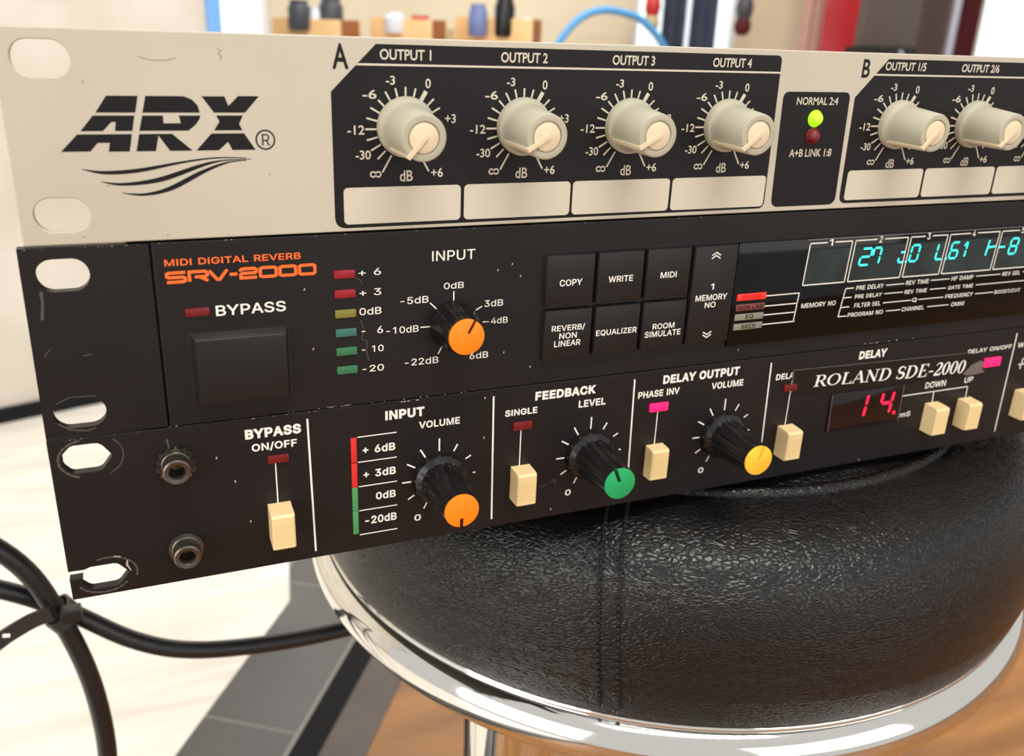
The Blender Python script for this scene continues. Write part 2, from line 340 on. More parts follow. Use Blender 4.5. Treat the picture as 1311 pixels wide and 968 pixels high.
    'R': (449, ["60,0 60,509 236,509 273,506 305,500 333,489 356,473 376,455 390,433 401,408 407,381 409,352 407,323 401,296 390,271 376,250 356,232 333,217 305,206 273,200 236,198 125,198 125,0", "353,0 230,229 303,229 428,0", "125,255 234,255 258,256 280,260 298,267 313,276 325,287 334,300 340,316 344,333 345,352 344,371 340,389 334,405 325,419 313,430 298,440 279,446 258,451 233,452 125,452"]),
    'S': (447, ["224,-9 188,-7 156,-1 128,9 102,23 81,40 64,60 51,83 42,109 38,137 104,137 108,118 114,102 123,88 136,76 150,66 166,59 185,53 204,50 224,49 246,50 267,54 286,60 303,69 317,79 329,92 338,106 344,122 346,139 344,154 340,168 332,179 322,189 310,197 296,205 280,211 263,217 245,222 184,239 145,253 112,269 86,289 67,313 56,341 52,372 54,400 62,425 75,448 92,468 113,484 138,498 165,508 195,514 227,516 259,514 289,508 316,498 340,484 360,468 377,449 390,427 398,403 401,378 337,378 332,402 320,421 302,437 280,449 254,456 225,459 204,457 185,454 167,448 152,440 139,430 129,418 121,405 117,391 115,376 117,359 122,345 131,334 142,324 155,315 169,308 184,302 198,297 212,293 264,279 279,275 295,270 312,264 328,256 344,248 359,238 372,226 384,213 395,198 402,180 407,161 408,139 406,112 399,87 386,64 370,43 349,25 323,11 294,0 261,-7"]),
    'T': (449, ["32,452 32,509 417,509 417,452 257,452 257,0 193,0 193,452"]),
    'U': (517, ["259,-8 220,-6 186,2 154,15 126,33 103,55 85,80 71,108 63,140 60,173 60,509 124,509 124,178 126,155 132,133 141,113 153,95 169,80 187,68 208,59 232,53 259,52 285,53 309,59 331,68 349,80 364,95 377,113 385,133 391,155 393,178 393,509 457,509 457,173 454,140 446,108 433,80 414,55 391,33 363,15 332,2 297,-6"]),
    'V': (480, ["204,0 16,509 84,509 192,206 199,187 207,164 215,137 225,106 236,71 248,31 235,31 247,71 257,107 267,138 276,165 283,187 290,206 395,509 463,509 278,0"]),
    'W': (686, ["155,0 16,509 82,509 163,196 167,179 172,162 175,145 179,128 183,111 187,94 190,76 194,58 197,40 193,58 196,76 200,94 203,111 207,128 211,145 215,162 220,179 224,196 306,509 380,509 462,196 466,179 470,162 474,145 478,128 482,111 486,94 490,76 494,58 497,40 492,58 495,76 499,94 503,111 506,128 510,145 515,162 519,179 523,196 603,509 670,509 530,0 455,0 368,323 362,345 357,368 351,391 346,417 341,445 336,475 350,475 345,446 340,420 335,395 330,371 324,347 318,323 230,0"]),
    'Y': (472, ["8,509 85,509 231,265 378,509 455,509 263,195 263,0 199,0 199,195"]),
    'Z': (438, ["42,0 42,46 273,385 284,400 295,415 306,431 318,446 329,461 341,476 348,454 327,453 306,453 285,452 265,452 244,452 223,452 40,452 40,509 397,509 397,462 169,129 157,113 146,97 134,81 122,65 110,49 97,33 90,54 111,55 131,56 152,57 173,57 193,57 214,57 399,57 399,0"]),
    'd': (424, ["195,-8 165,-6 137,3 111,16 89,34 70,57 55,84 43,116 36,151 34,189 36,227 43,261 55,293 70,320 89,342 112,361 137,374 165,382 196,384 218,383 237,379 253,373 267,364 278,355 287,346 295,336 301,327 306,319 311,509 372,509 372,0 313,0 313,59 301,50 295,41 287,31 277,21 266,12 252,4 236,-3 217,-7", "205,47 226,49 246,55 263,65 278,78 290,95 299,115 306,138 310,162 312,189 310,216 306,241 300,263 290,282 278,299 263,312 246,322 227,328 205,330 182,328 162,322 145,311 130,298 118,281 108,261 102,239 98,215 96,189 98,163 102,139 109,117 118,97 130,80 145,66 162,55 182,49"]),
    'm': (610, ["53,0 53,379 112,379 112,295 114,314 122,331 132,346 144,358 158,368 172,376 187,382 203,385 219,386 245,383 268,375 287,361 303,342 314,320 321,295 318,312 326,329 337,343 350,356 364,366 381,375 398,381 417,385 437,386 458,385 478,380 497,372 514,361 529,346 541,328 550,307 555,283 557,255 557,0 496,0 496,254 493,279 485,298 473,313 456,323 438,329 419,330 402,329 387,326 374,320 363,312 353,302 345,290 340,277 336,263 335,247 335,0 274,0 274,260 272,280 265,297 253,311 238,322 220,328 199,330 185,329 171,326 158,320 145,312 135,302 126,289 119,274 115,257 114,238 114,0"]),
}
GLYPHS = {c: (a * .001, [[tuple(int(k) * .001 for k in p.split(',')) for p in lp.split()] for lp in lps]) for c, (a, lps) in GLYPHS.items()}
SOLID = {'4': (0, 1), 'A': (0, 1), 'K': (0, 1, 2), 'Q': (0, 1), 'R': (0, 1)}     # loops that are ink; the others, the first one apart, are counters
def fatten(lps, w_, solid):
    """ink loops grow and counters shrink by w_"""
    out = []
    for i, l in enumerate(lps):
        if hypot(l[0][0] - l[-1][0], l[0][1] - l[-1][1]) < .013: l = l[:-1]
        ar = sum(a[0] * b[1] - b[0] * a[1] for a, b in zip(l, l[1:] + l[:1]))
        sg = (1 if ar > 0 else -1) * (1 if i in solid else -1); n = len(l); q = []
        for k in range(n):
            a, b, c = Vector(l[k - 1]), Vector(l[k]), Vector(l[(k + 1) % n])
            d1, d2 = (b - a).normalized(), (c - b).normalized()
            n1, n2 = Vector((d1.y, -d1.x)), Vector((d2.y, -d2.x)); m_ = n1 + n2
            if m_.length < .3: q.append(tuple(b + n1 * w_ * sg)); continue
            m_.normalize(); q.append(tuple(b + m_ * (w_ * sg / max(.5, m_.dot(n1)))))
        out.append(q)
    return out
def glyph_bm(s, bold):
    """the letters of s flat in xy; strokes laid over one another lie a hair apart in z"""
    out = bmesh.new(); x = 0
    for c in s:
        if c == ' ': x += .26; continue
        adv, lps = GLYPHS[c]; solid = SOLID.get(c, (0,))
        if bold: lps = fatten(lps, bold, solid)
        groups = [[lps[i]] for i in solid]
        groups[-1 if c == 'Q' else 0] += [l for i, l in enumerate(lps) if i not in solid]
        for gi, g in enumerate(groups):
            cu = bpy.data.curves.new('tmp', 'CURVE'); cu.dimensions = '2D'; cu.fill_mode = 'BOTH'
            for lp in g:
                sp = cu.splines.new('POLY'); sp.points.add(len(lp) - 1); sp.use_cyclic_u = True
                for p, q in zip(sp.points, lp): p.co = (q[0] + x, q[1], 0, 1)
            merge(out, curve_bm(cu), lambda co, gi=gi: Vector((co.x, co.y, gi)))
        x += adv + bold * 1.2
    return out
def text(bm, s, x0, x1, z0, z1, y=-.08, bold=0., sans=True):
    """s printed to fill the rectangle x0..x1, z0..z1"""
    if sans: b = glyph_bm(s, bold)
    else:
        cu = bpy.data.curves.new('tmp', 'FONT'); cu.body = s; cu.size = 1; cu.offset = bold
        cu.resolution_u = 4; cu.fill_mode = 'FRONT'
        b = curve_bm(cu)
    xs = [v.co.x for v in b.verts]; ys = [v.co.y for v in b.verts]
    ax, bx, ay, by = min(xs), max(xs), min(ys), max(ys)
    merge(bm, b, lambda c: (x0 + (c.x - ax) / (bx - ax) * (x1 - x0), y - .012 * c.z, z0 + (c.y - ay) / (by - ay) * (z1 - z0)))
def rrect(x0, x1, z0, z1, r, n=6):
    out = []
    for cx, cz, a in ((x1 - r, z1 - r, 0), (x0 + r, z1 - r, 90), (x0 + r, z0 + r, 180), (x1 - r, z0 + r, 270)):
        for k in range(n + 1):
            t = radians(a + 90 * k / n); out.append((cx + r * cos(t), cz + r * sin(t)))
    return out
def fillet(pts, rad, n=6):
    out = []; N = len(pts)
    for i in range(N):
        r = rad[i]
        b = Vector(pts[i])
        if not r: out.append(tuple(b)); continue
        d1 = (Vector(pts[i - 1]) - b).normalized(); d2 = (Vector(pts[(i + 1) % N]) - b).normalized()
        half = d1.angle(d2) / 2; t = r / math.tan(half)
        p, q = b + d1 * t, b + d2 * t
        for k in range(n + 1):
            u = k / n; out.append(tuple((1 - u) ** 2 * p + 2 * u * (1 - u) * b + u * u * q))
    return out
def stadium(cx, cz, w_, h): return rrect(cx - w_ / 2, cx + w_ / 2, cz - h / 2, cz + h / 2, h / 2 * .96, 8)

rnd = random.Random(7)
def chips_along(bm, x0, x1, z, n, s=1., y=-.06):
    for _ in range(n):
        cx = rnd.uniform(x0, x1); w_ = rnd.uniform(.25, 1.1) * s; h = rnd.uniform(.12, .38) * s
        k = rnd.randint(5, 7)
        quad(bm, [(cx + w_ * cos(2 * pi * i / k) * rnd.uniform(.6, 1), z + h * sin(2 * pi * i / k) * rnd.uniform(.5, 1)) for i in range(k)], y)

def seg7(bm, x, z, w_, h, segs, t, slant=.12, y=-.1):
    """italic seven segment digit with lower left corner x, z"""
    A = lambda u, v: (x + u * w_ + v * h * slant, z + v * h)
    g = .06
    E = {'a': ((0, 1), (1, 1)), 'b': ((1, 1), (1, .5)), 'c': ((1, .5), (1, 0)), 'd': ((0, 0), (1, 0)), 'e': ((0, 0), (0, .5)), 'f': ((0, .5), (0, 1)), 'g': ((0, .5), (1, .5))}
    for s in segs:
        if s == '.': p = A(1.32, 0); rect(bm, p[0] - t * .6, p[0] + t * .6, p[1] - t * .6, p[1] + t * .6, y); continue
        p, q = E[s]
        P, Q = Vector(A(*p)), Vector(A(*q)); d = (Q - P); P = P + d * g; Q = Q - d * g
        d = d.normalized(); n = Vector((-d.y, d.x)) * t / 2
        quad(bm, [P, P + d * t * .4 - n, Q - d * t * .4 - n, Q, Q - d * t * .4 + n, P + d * t * .4 + n], y)

def at(u, v, y):
    """the point at depth y (mm) seen at pixel u, v of the 1311 x 968 frame"""
    dd = RIGHT * ((u - 655.5) / F_PX) + DOWN * ((v - 484) / F_PX) + FWD
    s = (y - CAM_POS[1]) / dd.y
    return (CAM_POS[0] + dd.x * s, y, CAM_POS[2] + dd.z * s)

# ------------------------------------------------------------------ the room shell
def floor_poly(name, pts, z, thick, material):
    bm = bmesh.new(); n = len(pts)
    a = [bm.verts.new((p[0], p[1], z)) for p in pts]; b = [bm.verts.new((p[0], p[1], z - thick)) for p in pts]
    bm.faces.new(a); bm.faces.new(b[::-1])
    for i in range(n): bm.faces.new((a[i], b[i], b[(i + 1) % n], a[(i + 1) % n]))
    bmesh.ops.recalc_face_normals(bm, faces=bm.faces)
    return struct(obj(name, bm, material, smooth=False))

def marble():
    mt = mat('pale_marble', rgb(232, 225, 210), .28)
    nt = mt.node_tree; b = nt.nodes['Principled BSDF']; tc = nt.nodes.new('ShaderNodeTexCoord')
    mp = nt.nodes.new('ShaderNodeMapping'); mp.inputs['Rotation'].default_value = (0, 0, .9); mp.inputs['Scale'].default_value = (3, 14, 3)
    n = nt.nodes.new('ShaderNodeTexNoise'); n.inputs['Scale'].default_value = 1.6; n.inputs['Detail'].default_value = 7; n.inputs['Distortion'].default_value = 1.2
    r = nt.nodes.new('ShaderNodeValToRGB'); r.color_ramp.elements[0].position = .3; r.color_ramp.elements[1].position = .62
    r.color_ramp.elements[0].color = rgb(222, 214, 200); r.color_ramp.elements[1].color = rgb(240, 234, 223)
    nt.links.new(tc.outputs['Object'], mp.inputs['Vector']); nt.links.new(mp.outputs['Vector'], n.inputs['Vector'])
    nt.links.new(n.outputs['Fac'], r.inputs['Fac']); nt.links.new(r.outputs['Color'], b.inputs['Base Color'])
    return mt
def planks():
    mt = mat('brown_wood_floor', rgb(150, 96, 46), .4)
    nt = mt.node_tree; b = nt.nodes['Principled BSDF']; tc = nt.nodes.new('ShaderNodeTexCoord')
    mp = nt.nodes.new('ShaderNodeMapping'); mp.inputs['Rotation'].default_value = (0, 0, .95); mp.inputs['Scale'].default_value = (2, 12, 2)
    n = nt.nodes.new('ShaderNodeTexNoise'); n.inputs['Scale'].default_value = 2.5; n.inputs['Detail'].default_value = 6
    r = nt.nodes.new('ShaderNodeValToRGB'); r.color_ramp.elements[0].position = .3; r.color_ramp.elements[1].position = .7
    r.color_ramp.elements[0].color = rgb(130, 84, 36); r.color_ramp.elements[1].color = rgb(176, 120, 62)
    nt.links.new(tc.outputs['Object'], mp.inputs['Vector']); nt.links.new(mp.outputs['Vector'], n.inputs['Vector'])
    nt.links.new(n.outputs['Fac'], r.inputs['Fac']); nt.links.new(r.outputs['Color'], b.inputs['Base Color'])
    return mt
M['marble'] = marble(); M['planks'] = planks()
M['greytile'] = mat('grey_floor_tile', rgb(90, 87, 84), .3, var=(9, rgb(78, 75, 74), .3, .7))
M['grout'] = mat('pale_grout', rgb(150, 146, 138), .8)
M['darkstrip'] = mat('charcoal_floor_strip', rgb(22, 22, 24), .75, spec=.2)
M['taupe'] = mat('taupe_floor_strip', rgb(96, 84, 74), .5, var=(20, rgb(80, 72, 68), .3, .7))
M['wall'] = mat('pale_plaster', rgb(226, 219, 206), .7, var=(5, rgb(206, 196, 180), .3, .7))
M['backwall'] = mat('cream_wall', rgb(232, 220, 190), .7, var=(3, rgb(222, 208, 178), .3, .7))
M['sky'] = mat('daylit_window', rgb(240, 250, 252), .5, emit=rgb(232, 248, 252), es=1.0)
M['bluetrim'] = mat('light_blue_trim', rgb(120, 176, 240), .5)
M['whitetrim'] = mat('white_trim', rgb(240, 240, 238), .5)

# wood boards under everything; pale marble, grey tiles and strips are laid on them
floor_poly('floor', [(-2600, -1600), (4600, -1600), (4600, 2700), (-2600, 2700)], FZ, 30, M['planks'])
d = Vector((140, 209)).normalized(); n_ = Vector((d.y, -d.x))           # along and across the tile border
P0 = Vector((6, 510))
def fp(s, t): q = P0 + d * s + n_ * t; return (q.x, q.y)
corner = (146, 719)
floor_poly('trim_1', [fp(-2200, 0), fp(250, 0), (158, 801), (175, 2590), (-2500, 2590), (-2500, -1500), (-1400, -1550)], FZ + 2.2, .9, M['marble'])['label'] = 'pale marble floor area with a cut corner'
TW = 96
floor_poly('trim_3', [fp(-2200, -40), fp(250, -40), (100, 790), (100, 2590), (1200, 2590), fp(2200, TW + 5), fp(-2200, TW + 5)], FZ + .6, .5, M['grout'])['label'] = 'pale grout bed of the grey tile border'
bm = bmesh.new()
for k in range(-8, 9):
    s0, s1 = -180 + k * 235, 52 + k * 235
    a = [fp(s0, 1 if k < 1 else -30), fp(s1, 1 if k < 0 else -30), fp(s1, TW), fp(s0, TW)]
    bm.faces.new([bm.verts.new((p[0], p[1], FZ + 1.2)) for p in a])
    if k > 0:
        a = [fp(s0, -700), fp(s1, -700), fp(s1, -33), fp(s0, -33)]
        bm.faces.new([bm.verts.new((p[0], p[1], FZ + 1.2)) for p in a])
struct(obj('trim_2', bm, M['greytile'], smooth=False))['label'] = 'grey tile border beside the pale marble'
floor_poly('trim_4', [fp(-2200, TW + 5), fp(2400, TW + 5), fp(2400, TW + 32), fp(-2200, TW + 32)], FZ + 2, 2, M['darkstrip'])
floor_poly('trim_5', [fp(-2200, TW + 32), fp(2400, TW + 32), fp(2400, TW + 75), fp(-2200, TW + 75)], FZ + 1, 1, M['taupe'])

# pale wall at the left, turned a little, with a charcoal baseboard and a light blue end trim
wd = Vector((1, .3)).normalized(); wn = Vector((-wd.y, wd.x)); W0 = Vector((166.6, 1485))
def wall_box(s0, s1, t0, t1, z0, z1):
    bm = bmesh.new(); pts = []
    for z in (z0, z1):
        for s, t in ((s0, t0), (s1, t0), (s1, t1), (s0, t1)):
            q = W0 + wd * s + wn * t; pts.append((q.x, q.y, z))
    add_hexa(bm, pts); return bm
struct(obj('wall_left', wall_box(-2600, 0, 0, 90, FZ, 1350), M['wall'], smooth=False))
struct(obj('baseboard_left', wall_box(-2600, 0, -10, -.5, FZ + 1, FZ + 27), M['darkstrip'], smooth=False))
struct(obj('trim_6', wall_box(.5, 24, -6, 96, FZ, 1350), M['bluetrim'], smooth=False))

# back wall with two daylit windows and a bright doorway
YB = 2600
bm = bmesh.new(); shape(bm, [[(-700, FZ), (4600, FZ), (4600, 1350), (-700, 1350)],
    [(-150, -560), (-150, 900), (432, 900), (432, -560)],
    [(1600, -560), (1600, 900), (2010, 900), (2010, -560)],
    [(3120, FZ + 20), (3120, 1250), (4300, 1250), (4300, FZ + 20)]], YB, 80)
struct(obj('wall_back', bm, M['backwall'], smooth=False))
for k, (x0, x1, z0, z1) in enumerate([(-150, 432, -560, 900), (1600, 2010, -560, 900), (3120, 4300, FZ + 20, 1250)]):
    nm = 'window_%d' % (k + 1) if k < 2 else 'door_1'
    bm = bmesh.new()
    b_ = 22
    shape(bm, [[(x0 + .5, z0 + .5), (x1 - .5, z0 + .5), (x1 - .5, z1 - .5), (x0 + .5, z1 - .5)], [(x0 + b_, z0 + b_), (x0 + b_, z1 - b_), (x1 - b_, z1 - b_), (x1 - b_, z0 + b_)]], YB + 10, 50)
    fr = struct(obj(nm, bm, M['whitetrim'], smooth=False))
    obj('window_pane', box(x0 + b_, x1 - b_, YB + 38, YB + 42, z0 + b_, z1 - b_), M['sky'], fr, org=(0, 0, FZ), smooth=False)

# ------------------------------------------------------------------ rack unit pieces
def letters(parent, name, material, items, y=-.08, bold=.0, sans=True):
    for it in items:
        t, x0, x1, zt, zb = it[:5]
        bm = bmesh.new(); text(bm, t, x0, x1, zb, zt, y, it[5] if len(it) > 5 else bold, sans)
        obj(name, bm, material, parent, smooth=False)
def each(parent, name, material, fns):
    """one printed part per drawing function"""
    for fn in fns:
        bm = bmesh.new(); fn(bm); obj(name, bm, material, parent, smooth=False)

def slot_panel(name, outline, slots, material, parent, y0=0, th=2.6, bev=.25):
    bm = bmesh.new(); shape(bm, [outline] + [s[::-1] for s in slots], y0, th)
    es = [e for e in bm.edges if len(e.link_faces) == 2 and e.calc_face_angle(0) > radians(40) and all(abs(v.co.y - y0) < 1e-3 for v in e.verts)]
    if bev: bmesh.ops.bevel(bm, geom=es, offset=bev, segments=2, profile=.5, affect='EDGES', loop_slide=False)
    return obj(name, bm, material, parent, smooth=False)

# ---- one silver rack mixer
U1 = thing('rack_mixer', 'beige silver rack unit with ivory knobs, topmost of the three', 'rack unit', (241, 90, -44.2))
obj('chassis', box(22, 460, 2.7, 150, -44.15, -4.2, bev=.6), M['chassis'], U1)
p1 = slot_panel('front_panel', [(2.0, -.1), (482, -.1), (482, -44.0), (2.0, -44.0)],
    [stadium(10.3, -6.0, 10.8, 7.2), stadium(10.3, -37.6, 10.8, 7.2)], M['silver'], U1)
each(p1, 'printed_field', M['print_black'], [
    lambda b: shape(b, [fillet([(68.5, -11.9), (79.0, -1.5), (191.3, -1.5), (192.0, -42.9), (68.5, -43.2)], [0, 0, 1.6, 2.2, 2.8])], -.04),
    lambda b: shape(b, [fillet([(193.4, -10.8), (216.7, -10.8), (217.6, -42.7), (194.4, -42.7)], [2, 2, 2.6, 2.6])], -.04),
    lambda b: shape(b, [fillet([(218.5, -12.2), (228.6, -1.6), (341.5, -1.6), (342, -42.7), (219.0, -42.5)], [0, 0, 1.6, 2.2, 2.6])], -.04)])
each(p1, 'write_on_strip', M['print_beige'],
    [lambda b, x=x: shape(b, [rrect(x, x + 29.2 + (1.6 if x > 160 else 0), -42.3, -33.6, 1.1)], -.07) for x in (70.7, 100.8, 130.7, 160.7)] +
    [lambda b, x=x: shape(b, [rrect(x, x + 29.2, -41.6, -32.9, 1.1)], -.07) for x in (220.7, 250.7, 280.7, 310.7)])
each(p1, 'title_line', M['print_beige'], [lambda b: quad(b, [(74.3, -6.15), (191.75, -6.15), (191.75, -5.7), (74.8, -5.7)], -.07),
    lambda b: quad(b, [(224.1, -6.15), (341.6, -6.15), (341.6, -5.7), (224.6, -5.7)], -.07)])
KA = [85.9, 115.9, 145.8, 175.7, 235.9, 266.0, 296.0, 326.0]
KZ = -20.2
def arx_scale(b, kx):
    for i in range(21):
        a = radians(240 - 15 * i)
        ri, ro, w_ = 7.0, 9.7, .42
        if i in (0, 20): ro = 11.5
        if i in (9, 10, 11): ri, ro = 7.4, 9.5
        if i == 15: continue
        if i == 7: ro = 9.3
        if i == 12: ro, w_ = 9.9, 1.0
        line(b, (kx + ri * cos(a), KZ + ri * sin(a)), (kx + ro * cos(a), KZ + ro * sin(a)), w_)
    for s, x0, x1, zt, zb in (('-3', -4.7, -2.5, 11.9, 9.95), ('0', 4.8, 6.1, 11.4, 9.25), ('-6', -10.2, -6.9, 8.8, 6.8), ('+3', 9.7, 12.4, 3.4, 1.3),
            ('-12', -13.9, -9.9, .9, -1.2), ('-30', -12.1, -8.5, -4.8, -6.9), ('dB', -1.5, 1.7, -9.6, -12.2), ('+6', 6.3, 9.3, -9.2, -11.4)):
        text(b, s, kx + x0, kx + x1, KZ + zb, KZ + zt, -.08, .012, False)
    for sx in (-.62, .62):                         # infinity sign
        cx, cz = kx - 7.4 + sx, KZ - 10.4
        stroke(b, [(cx + .62 * cos(2 * pi * k / 14), cz + .62 * sin(2 * pi * k / 14)) for k in range(15)], .32)
each(p1, 'knob_scale', M['print_beige'], [lambda b, kx=kx: arx_scale(b, kx) for kx in KA])
it = []
for s, x in (('OUTPUT 1', 79.9), ('OUTPUT 2', 109.5), ('OUTPUT 3', 139.6), ('OUTPUT 4', 169.4)): it.append((s, x, x + 12.2, -2.5, -4.85, .018))
for s, x in (('OUTPUT 1/5', 227.8), ('OUTPUT 2/6', 257.0), ('OUTPUT 3/7', 286.6), ('OUTPUT 4/8', 316.5)): it.append((s, x, x + 15.2, -2.4, -4.7, .018))
it += [('NORMAL 2:4', 198.3, 212.7, -12.2, -14.3, .012), ('A+B LINK 1:8', 198.3, 213.2, -26.4, -28.6, .012)]
letters(p1, 'caption', M['print_beige'], it, sans=False)
letters(p1, 'section_letter', M['print_black'], [('A', 69.0, 72.7, -1.6, -7.0, .02), ('B', 219.5, 222.3, -1.8, -6.8, .02)], -.05, sans=False)
# the slanted three-letter emblem, cut by two pale lines, over three swooshes
bm = bmesh.new(); Y = -.05
c1, c1b, c2, c2b = -16.5, -17.1, -20.25, -20.9
quad(bm, [(19.3, c1), (27.0, c1), (27.8, -13.1), (21.7, -13.1)], Y)
quad(bm, [(16.0, c2), (20.3, c2), (22.1, -18.4), (22.1, c1b), (18.7, c1b)], Y)
quad(bm, [(22.1, -18.4), (22.9, -18.4), (26.4, -18.4), (26.8, c1b), (22.1, c1b)], Y)
quad(bm, [(22.65, c2), (26.05, c2), (26.45, -18.4), (22.95, -18.4)], Y)
quad(bm, [(11.8, -24.4), (17.4, -24.4), (19.0, -22.65), (21.4, -22.65), (21.1, -22.65), (25.5, -22.65), (25.85, c2b), (15.3, c2b)], Y)
quad(bm, [(20.95, -24.5), (25.05, -24.5), (25.5, -22.65), (21.35, -22.65)], Y)
quad(bm, [(28.4, c1), (39.95, c1), (39.6, -15.0), (38.6, -13.8), (36.9, -13.1), (29.3, -13.1)], Y)
quad(bm, [(27.4, c2), (31.7, c2), (32.4, -18.7), (32.4, -17.1), (28.3, c1b)], Y)
quad(bm, [(31.7, c2), (37.3, c2), (38.9, -19.0), (35.9, -18.7), (32.4, -18.7)], Y)
quad(bm, [(35.9, -18.7), (38.9, -19.0), (39.8, -17.8), (40.0, c1b), (35.6, c1b)], Y)
quad(bm, [(26.4, -24.5), (30.3, -24.5), (31.2, c2b), (27.3, c2b)], Y)
quad(bm, [(33.2, -24.5), (37.8, -24.5), (33.9, c2b), (30.9, c2b)], Y)
quad(bm, [(42.9, c1), (49.4, c1), (52.6, -13.0), (48.2, -13.0), (46.0, -15.1), (45.3, -13.1), (40.6, -13.1)], Y)
quad(bm, [(42.6, c2), (48.6, c2), (48.0, -18.9), (48.9, c1b), (43.3, c1b), (43.9, -18.4)], Y)
quad(bm, [(38.6, -24.5), (43.3, -24.5), (45.4, -22.7), (46.2, -24.5), (51.2, -24.5), (48.9, c2b), (42.0, c2b)], Y)
stroke(bm, [(53.45 + 2.0 * cos(2 * pi * k / 24), -22.35 + 2.05 * sin(2 * pi * k / 24)) for k in range(25)], .34, Y)
text(bm, 'R', 52.7, 54.4, -23.6, -21.1, Y, .0)
def swoosh(top, bot):
    T = smooth_path([(p[0], p[1], 0) for p in top], 6); B = smooth_path([(p[0], p[1], 0) for p in bot], 6)
    for i in range(len(T) - 1): quad(bm, [B[i].xy, B[i + 1].xy, T[i + 1].xy, T[i].xy], Y)
swoosh([(15.3, -28.0), (19.7, -28.5), (26.5, -28.1), (35.7, -26.7), (42.4, -26.0), (49.0, -26.15)], [(15.3, -28.1), (19.6, -29.2), (26.4, -28.95), (35.7, -27.15), (42.4, -26.3), (49.0, -26.3)])
swoosh([(18.7, -30.7), (23.1, -31.1), (30.0, -30.2), (38.9, -27.5), (44, -26.6), (50.0, -26.45)], [(18.7, -30.8), (23.0, -31.7), (31.0, -31.0), (40.0, -27.9), (44.4, -26.85), (50.0, -26.6)])
swoosh([(22.6, -33.2), (27.0, -33.45), (31.9, -32.3), (38.8, -29.0), (44.5, -27.1), (49.0, -26.7)], [(22.6, -33.3), (27.0, -34.0), (33.0, -32.9), (40.3, -29.2), (45.2, -27.3), (49.0, -26.85)])
obj('logo', bm, M['print_black'], p1, smooth=False)
# knobs: one mesh each, shared
kb = lathe([(0, .05), (7.0, .05), (7.0, 1.5), (6.85, 1.9), (6.3, 2.1), (6.0, 2.5), (5.85, 4), (5.3, 14.6), (5.1, 15.0), (4.7, 15.1), (3.75, 15.05), (3.6, 14.6), (0, 14.6)], 56)
kc = lathe([(3.5, 14.62), (3.3, 15.05), (2.2, 15.3), (0, 15.4)], 40)
kp = bmesh.new()
def prism(bm, prof, th):     # prof in (r, h): r along +x, h along -y
    a = [bm.verts.new((r, -h, -th / 2)) for r, h in prof]; b = [bm.verts.new((r, -h, th / 2)) for r, h in prof]
    n = len(prof); bm.faces.new(a); bm.faces.new(b[::-1])
    for i in range(n): bm.faces.new((a[i], b[i], b[(i + 1) % n], a[(i + 1) % n]))
    bmesh.ops.recalc_face_normals(bm, faces=bm.faces)
prism(kp, [(5.5, 2.2), (6.5, 2.2), (5.75, 15.5), (-.6, 15.75), (-.6, 15.2), (5.2, 14.9)], 1.0)
def knob_set(parent, name, org, bodies, tilt=0):
    """bodies: [(part name, bmesh or mesh, material, angle)] - the first is the knob, the rest its parts"""
    root = None
    for nm, src, mt, ang in bodies:
        if isinstance(src, bmesh.types.BMesh):
            src.normal_update(); sharpen(src)
            for v in src.verts: v.co *= .001
            me = bpy.data.meshes.new(nm); src.to_mesh(me); src.free(); me.materials.append(mt)
        else: me = src
        if root is None:
            o = obj(nm, None, None, parent, org, mesh=me); o.rotation_euler = (radians(tilt), 0, 0); root = o
        else:
            o = bpy.data.objects.new(nm, me); COL.objects.link(o); o.parent = root; ORG[o] = org
            o.rotation_euler = (0, -radians(ang), 0)
    return root
angs = [230, 212, 211, 221, 229, 226, 228, 228]
k0 = None
for kx, a in zip(KA, angs):
    if k0 is None: src = [kb, kc, kp]
    else: src = k0
    r_ = knob_set(U1, 'knob', (kx, 0, -19.7), [('knob', src[0], M['knob'], 0), ('cap_insert', src[1], M['knobcap'], 0), ('pointer', src[2], M['knobcap'], a)], tilt=3)
    if k0 is None: k0 = [r_.data] + [c.data for c in r_.children]; k0 = [r_.data, bpy.data.meshes['cap_insert'], bpy.data.meshes['pointer']]
for nm, z, mt in (('status_light', -18.0, M['ledlime']), ('link_light', -22.8, M['leddark'])):
    obj(nm, lathe([(0, 2.4), (1.2, 2.1), (1.85, 1.3), (2.1, .4), (2.35, .3), (2.35, .05)][::-1], 28, c=(205.4, 0, z)), mt, U1)
bm = bmesh.new()
for pts in ([(28.5, -5.2), (31, -5.9), (34, -5.9), (36, -5.4)], [(44.6, -3.4), (45.3, -3.7), (44.7, -4.4), (45.4, -5.0), (44.8, -5.6)]): stroke(bm, pts, .16, -.05)
for x, z in ((17.6, -10.4), (20, -31.6), (31, -42.8), (14, -42.5), (54, -30)): disc(bm, x, z, .22, -.05, 7)
obj('scratch_marks', bm, M['faint'], p1, smooth=False)['kind'] = 'stuff'

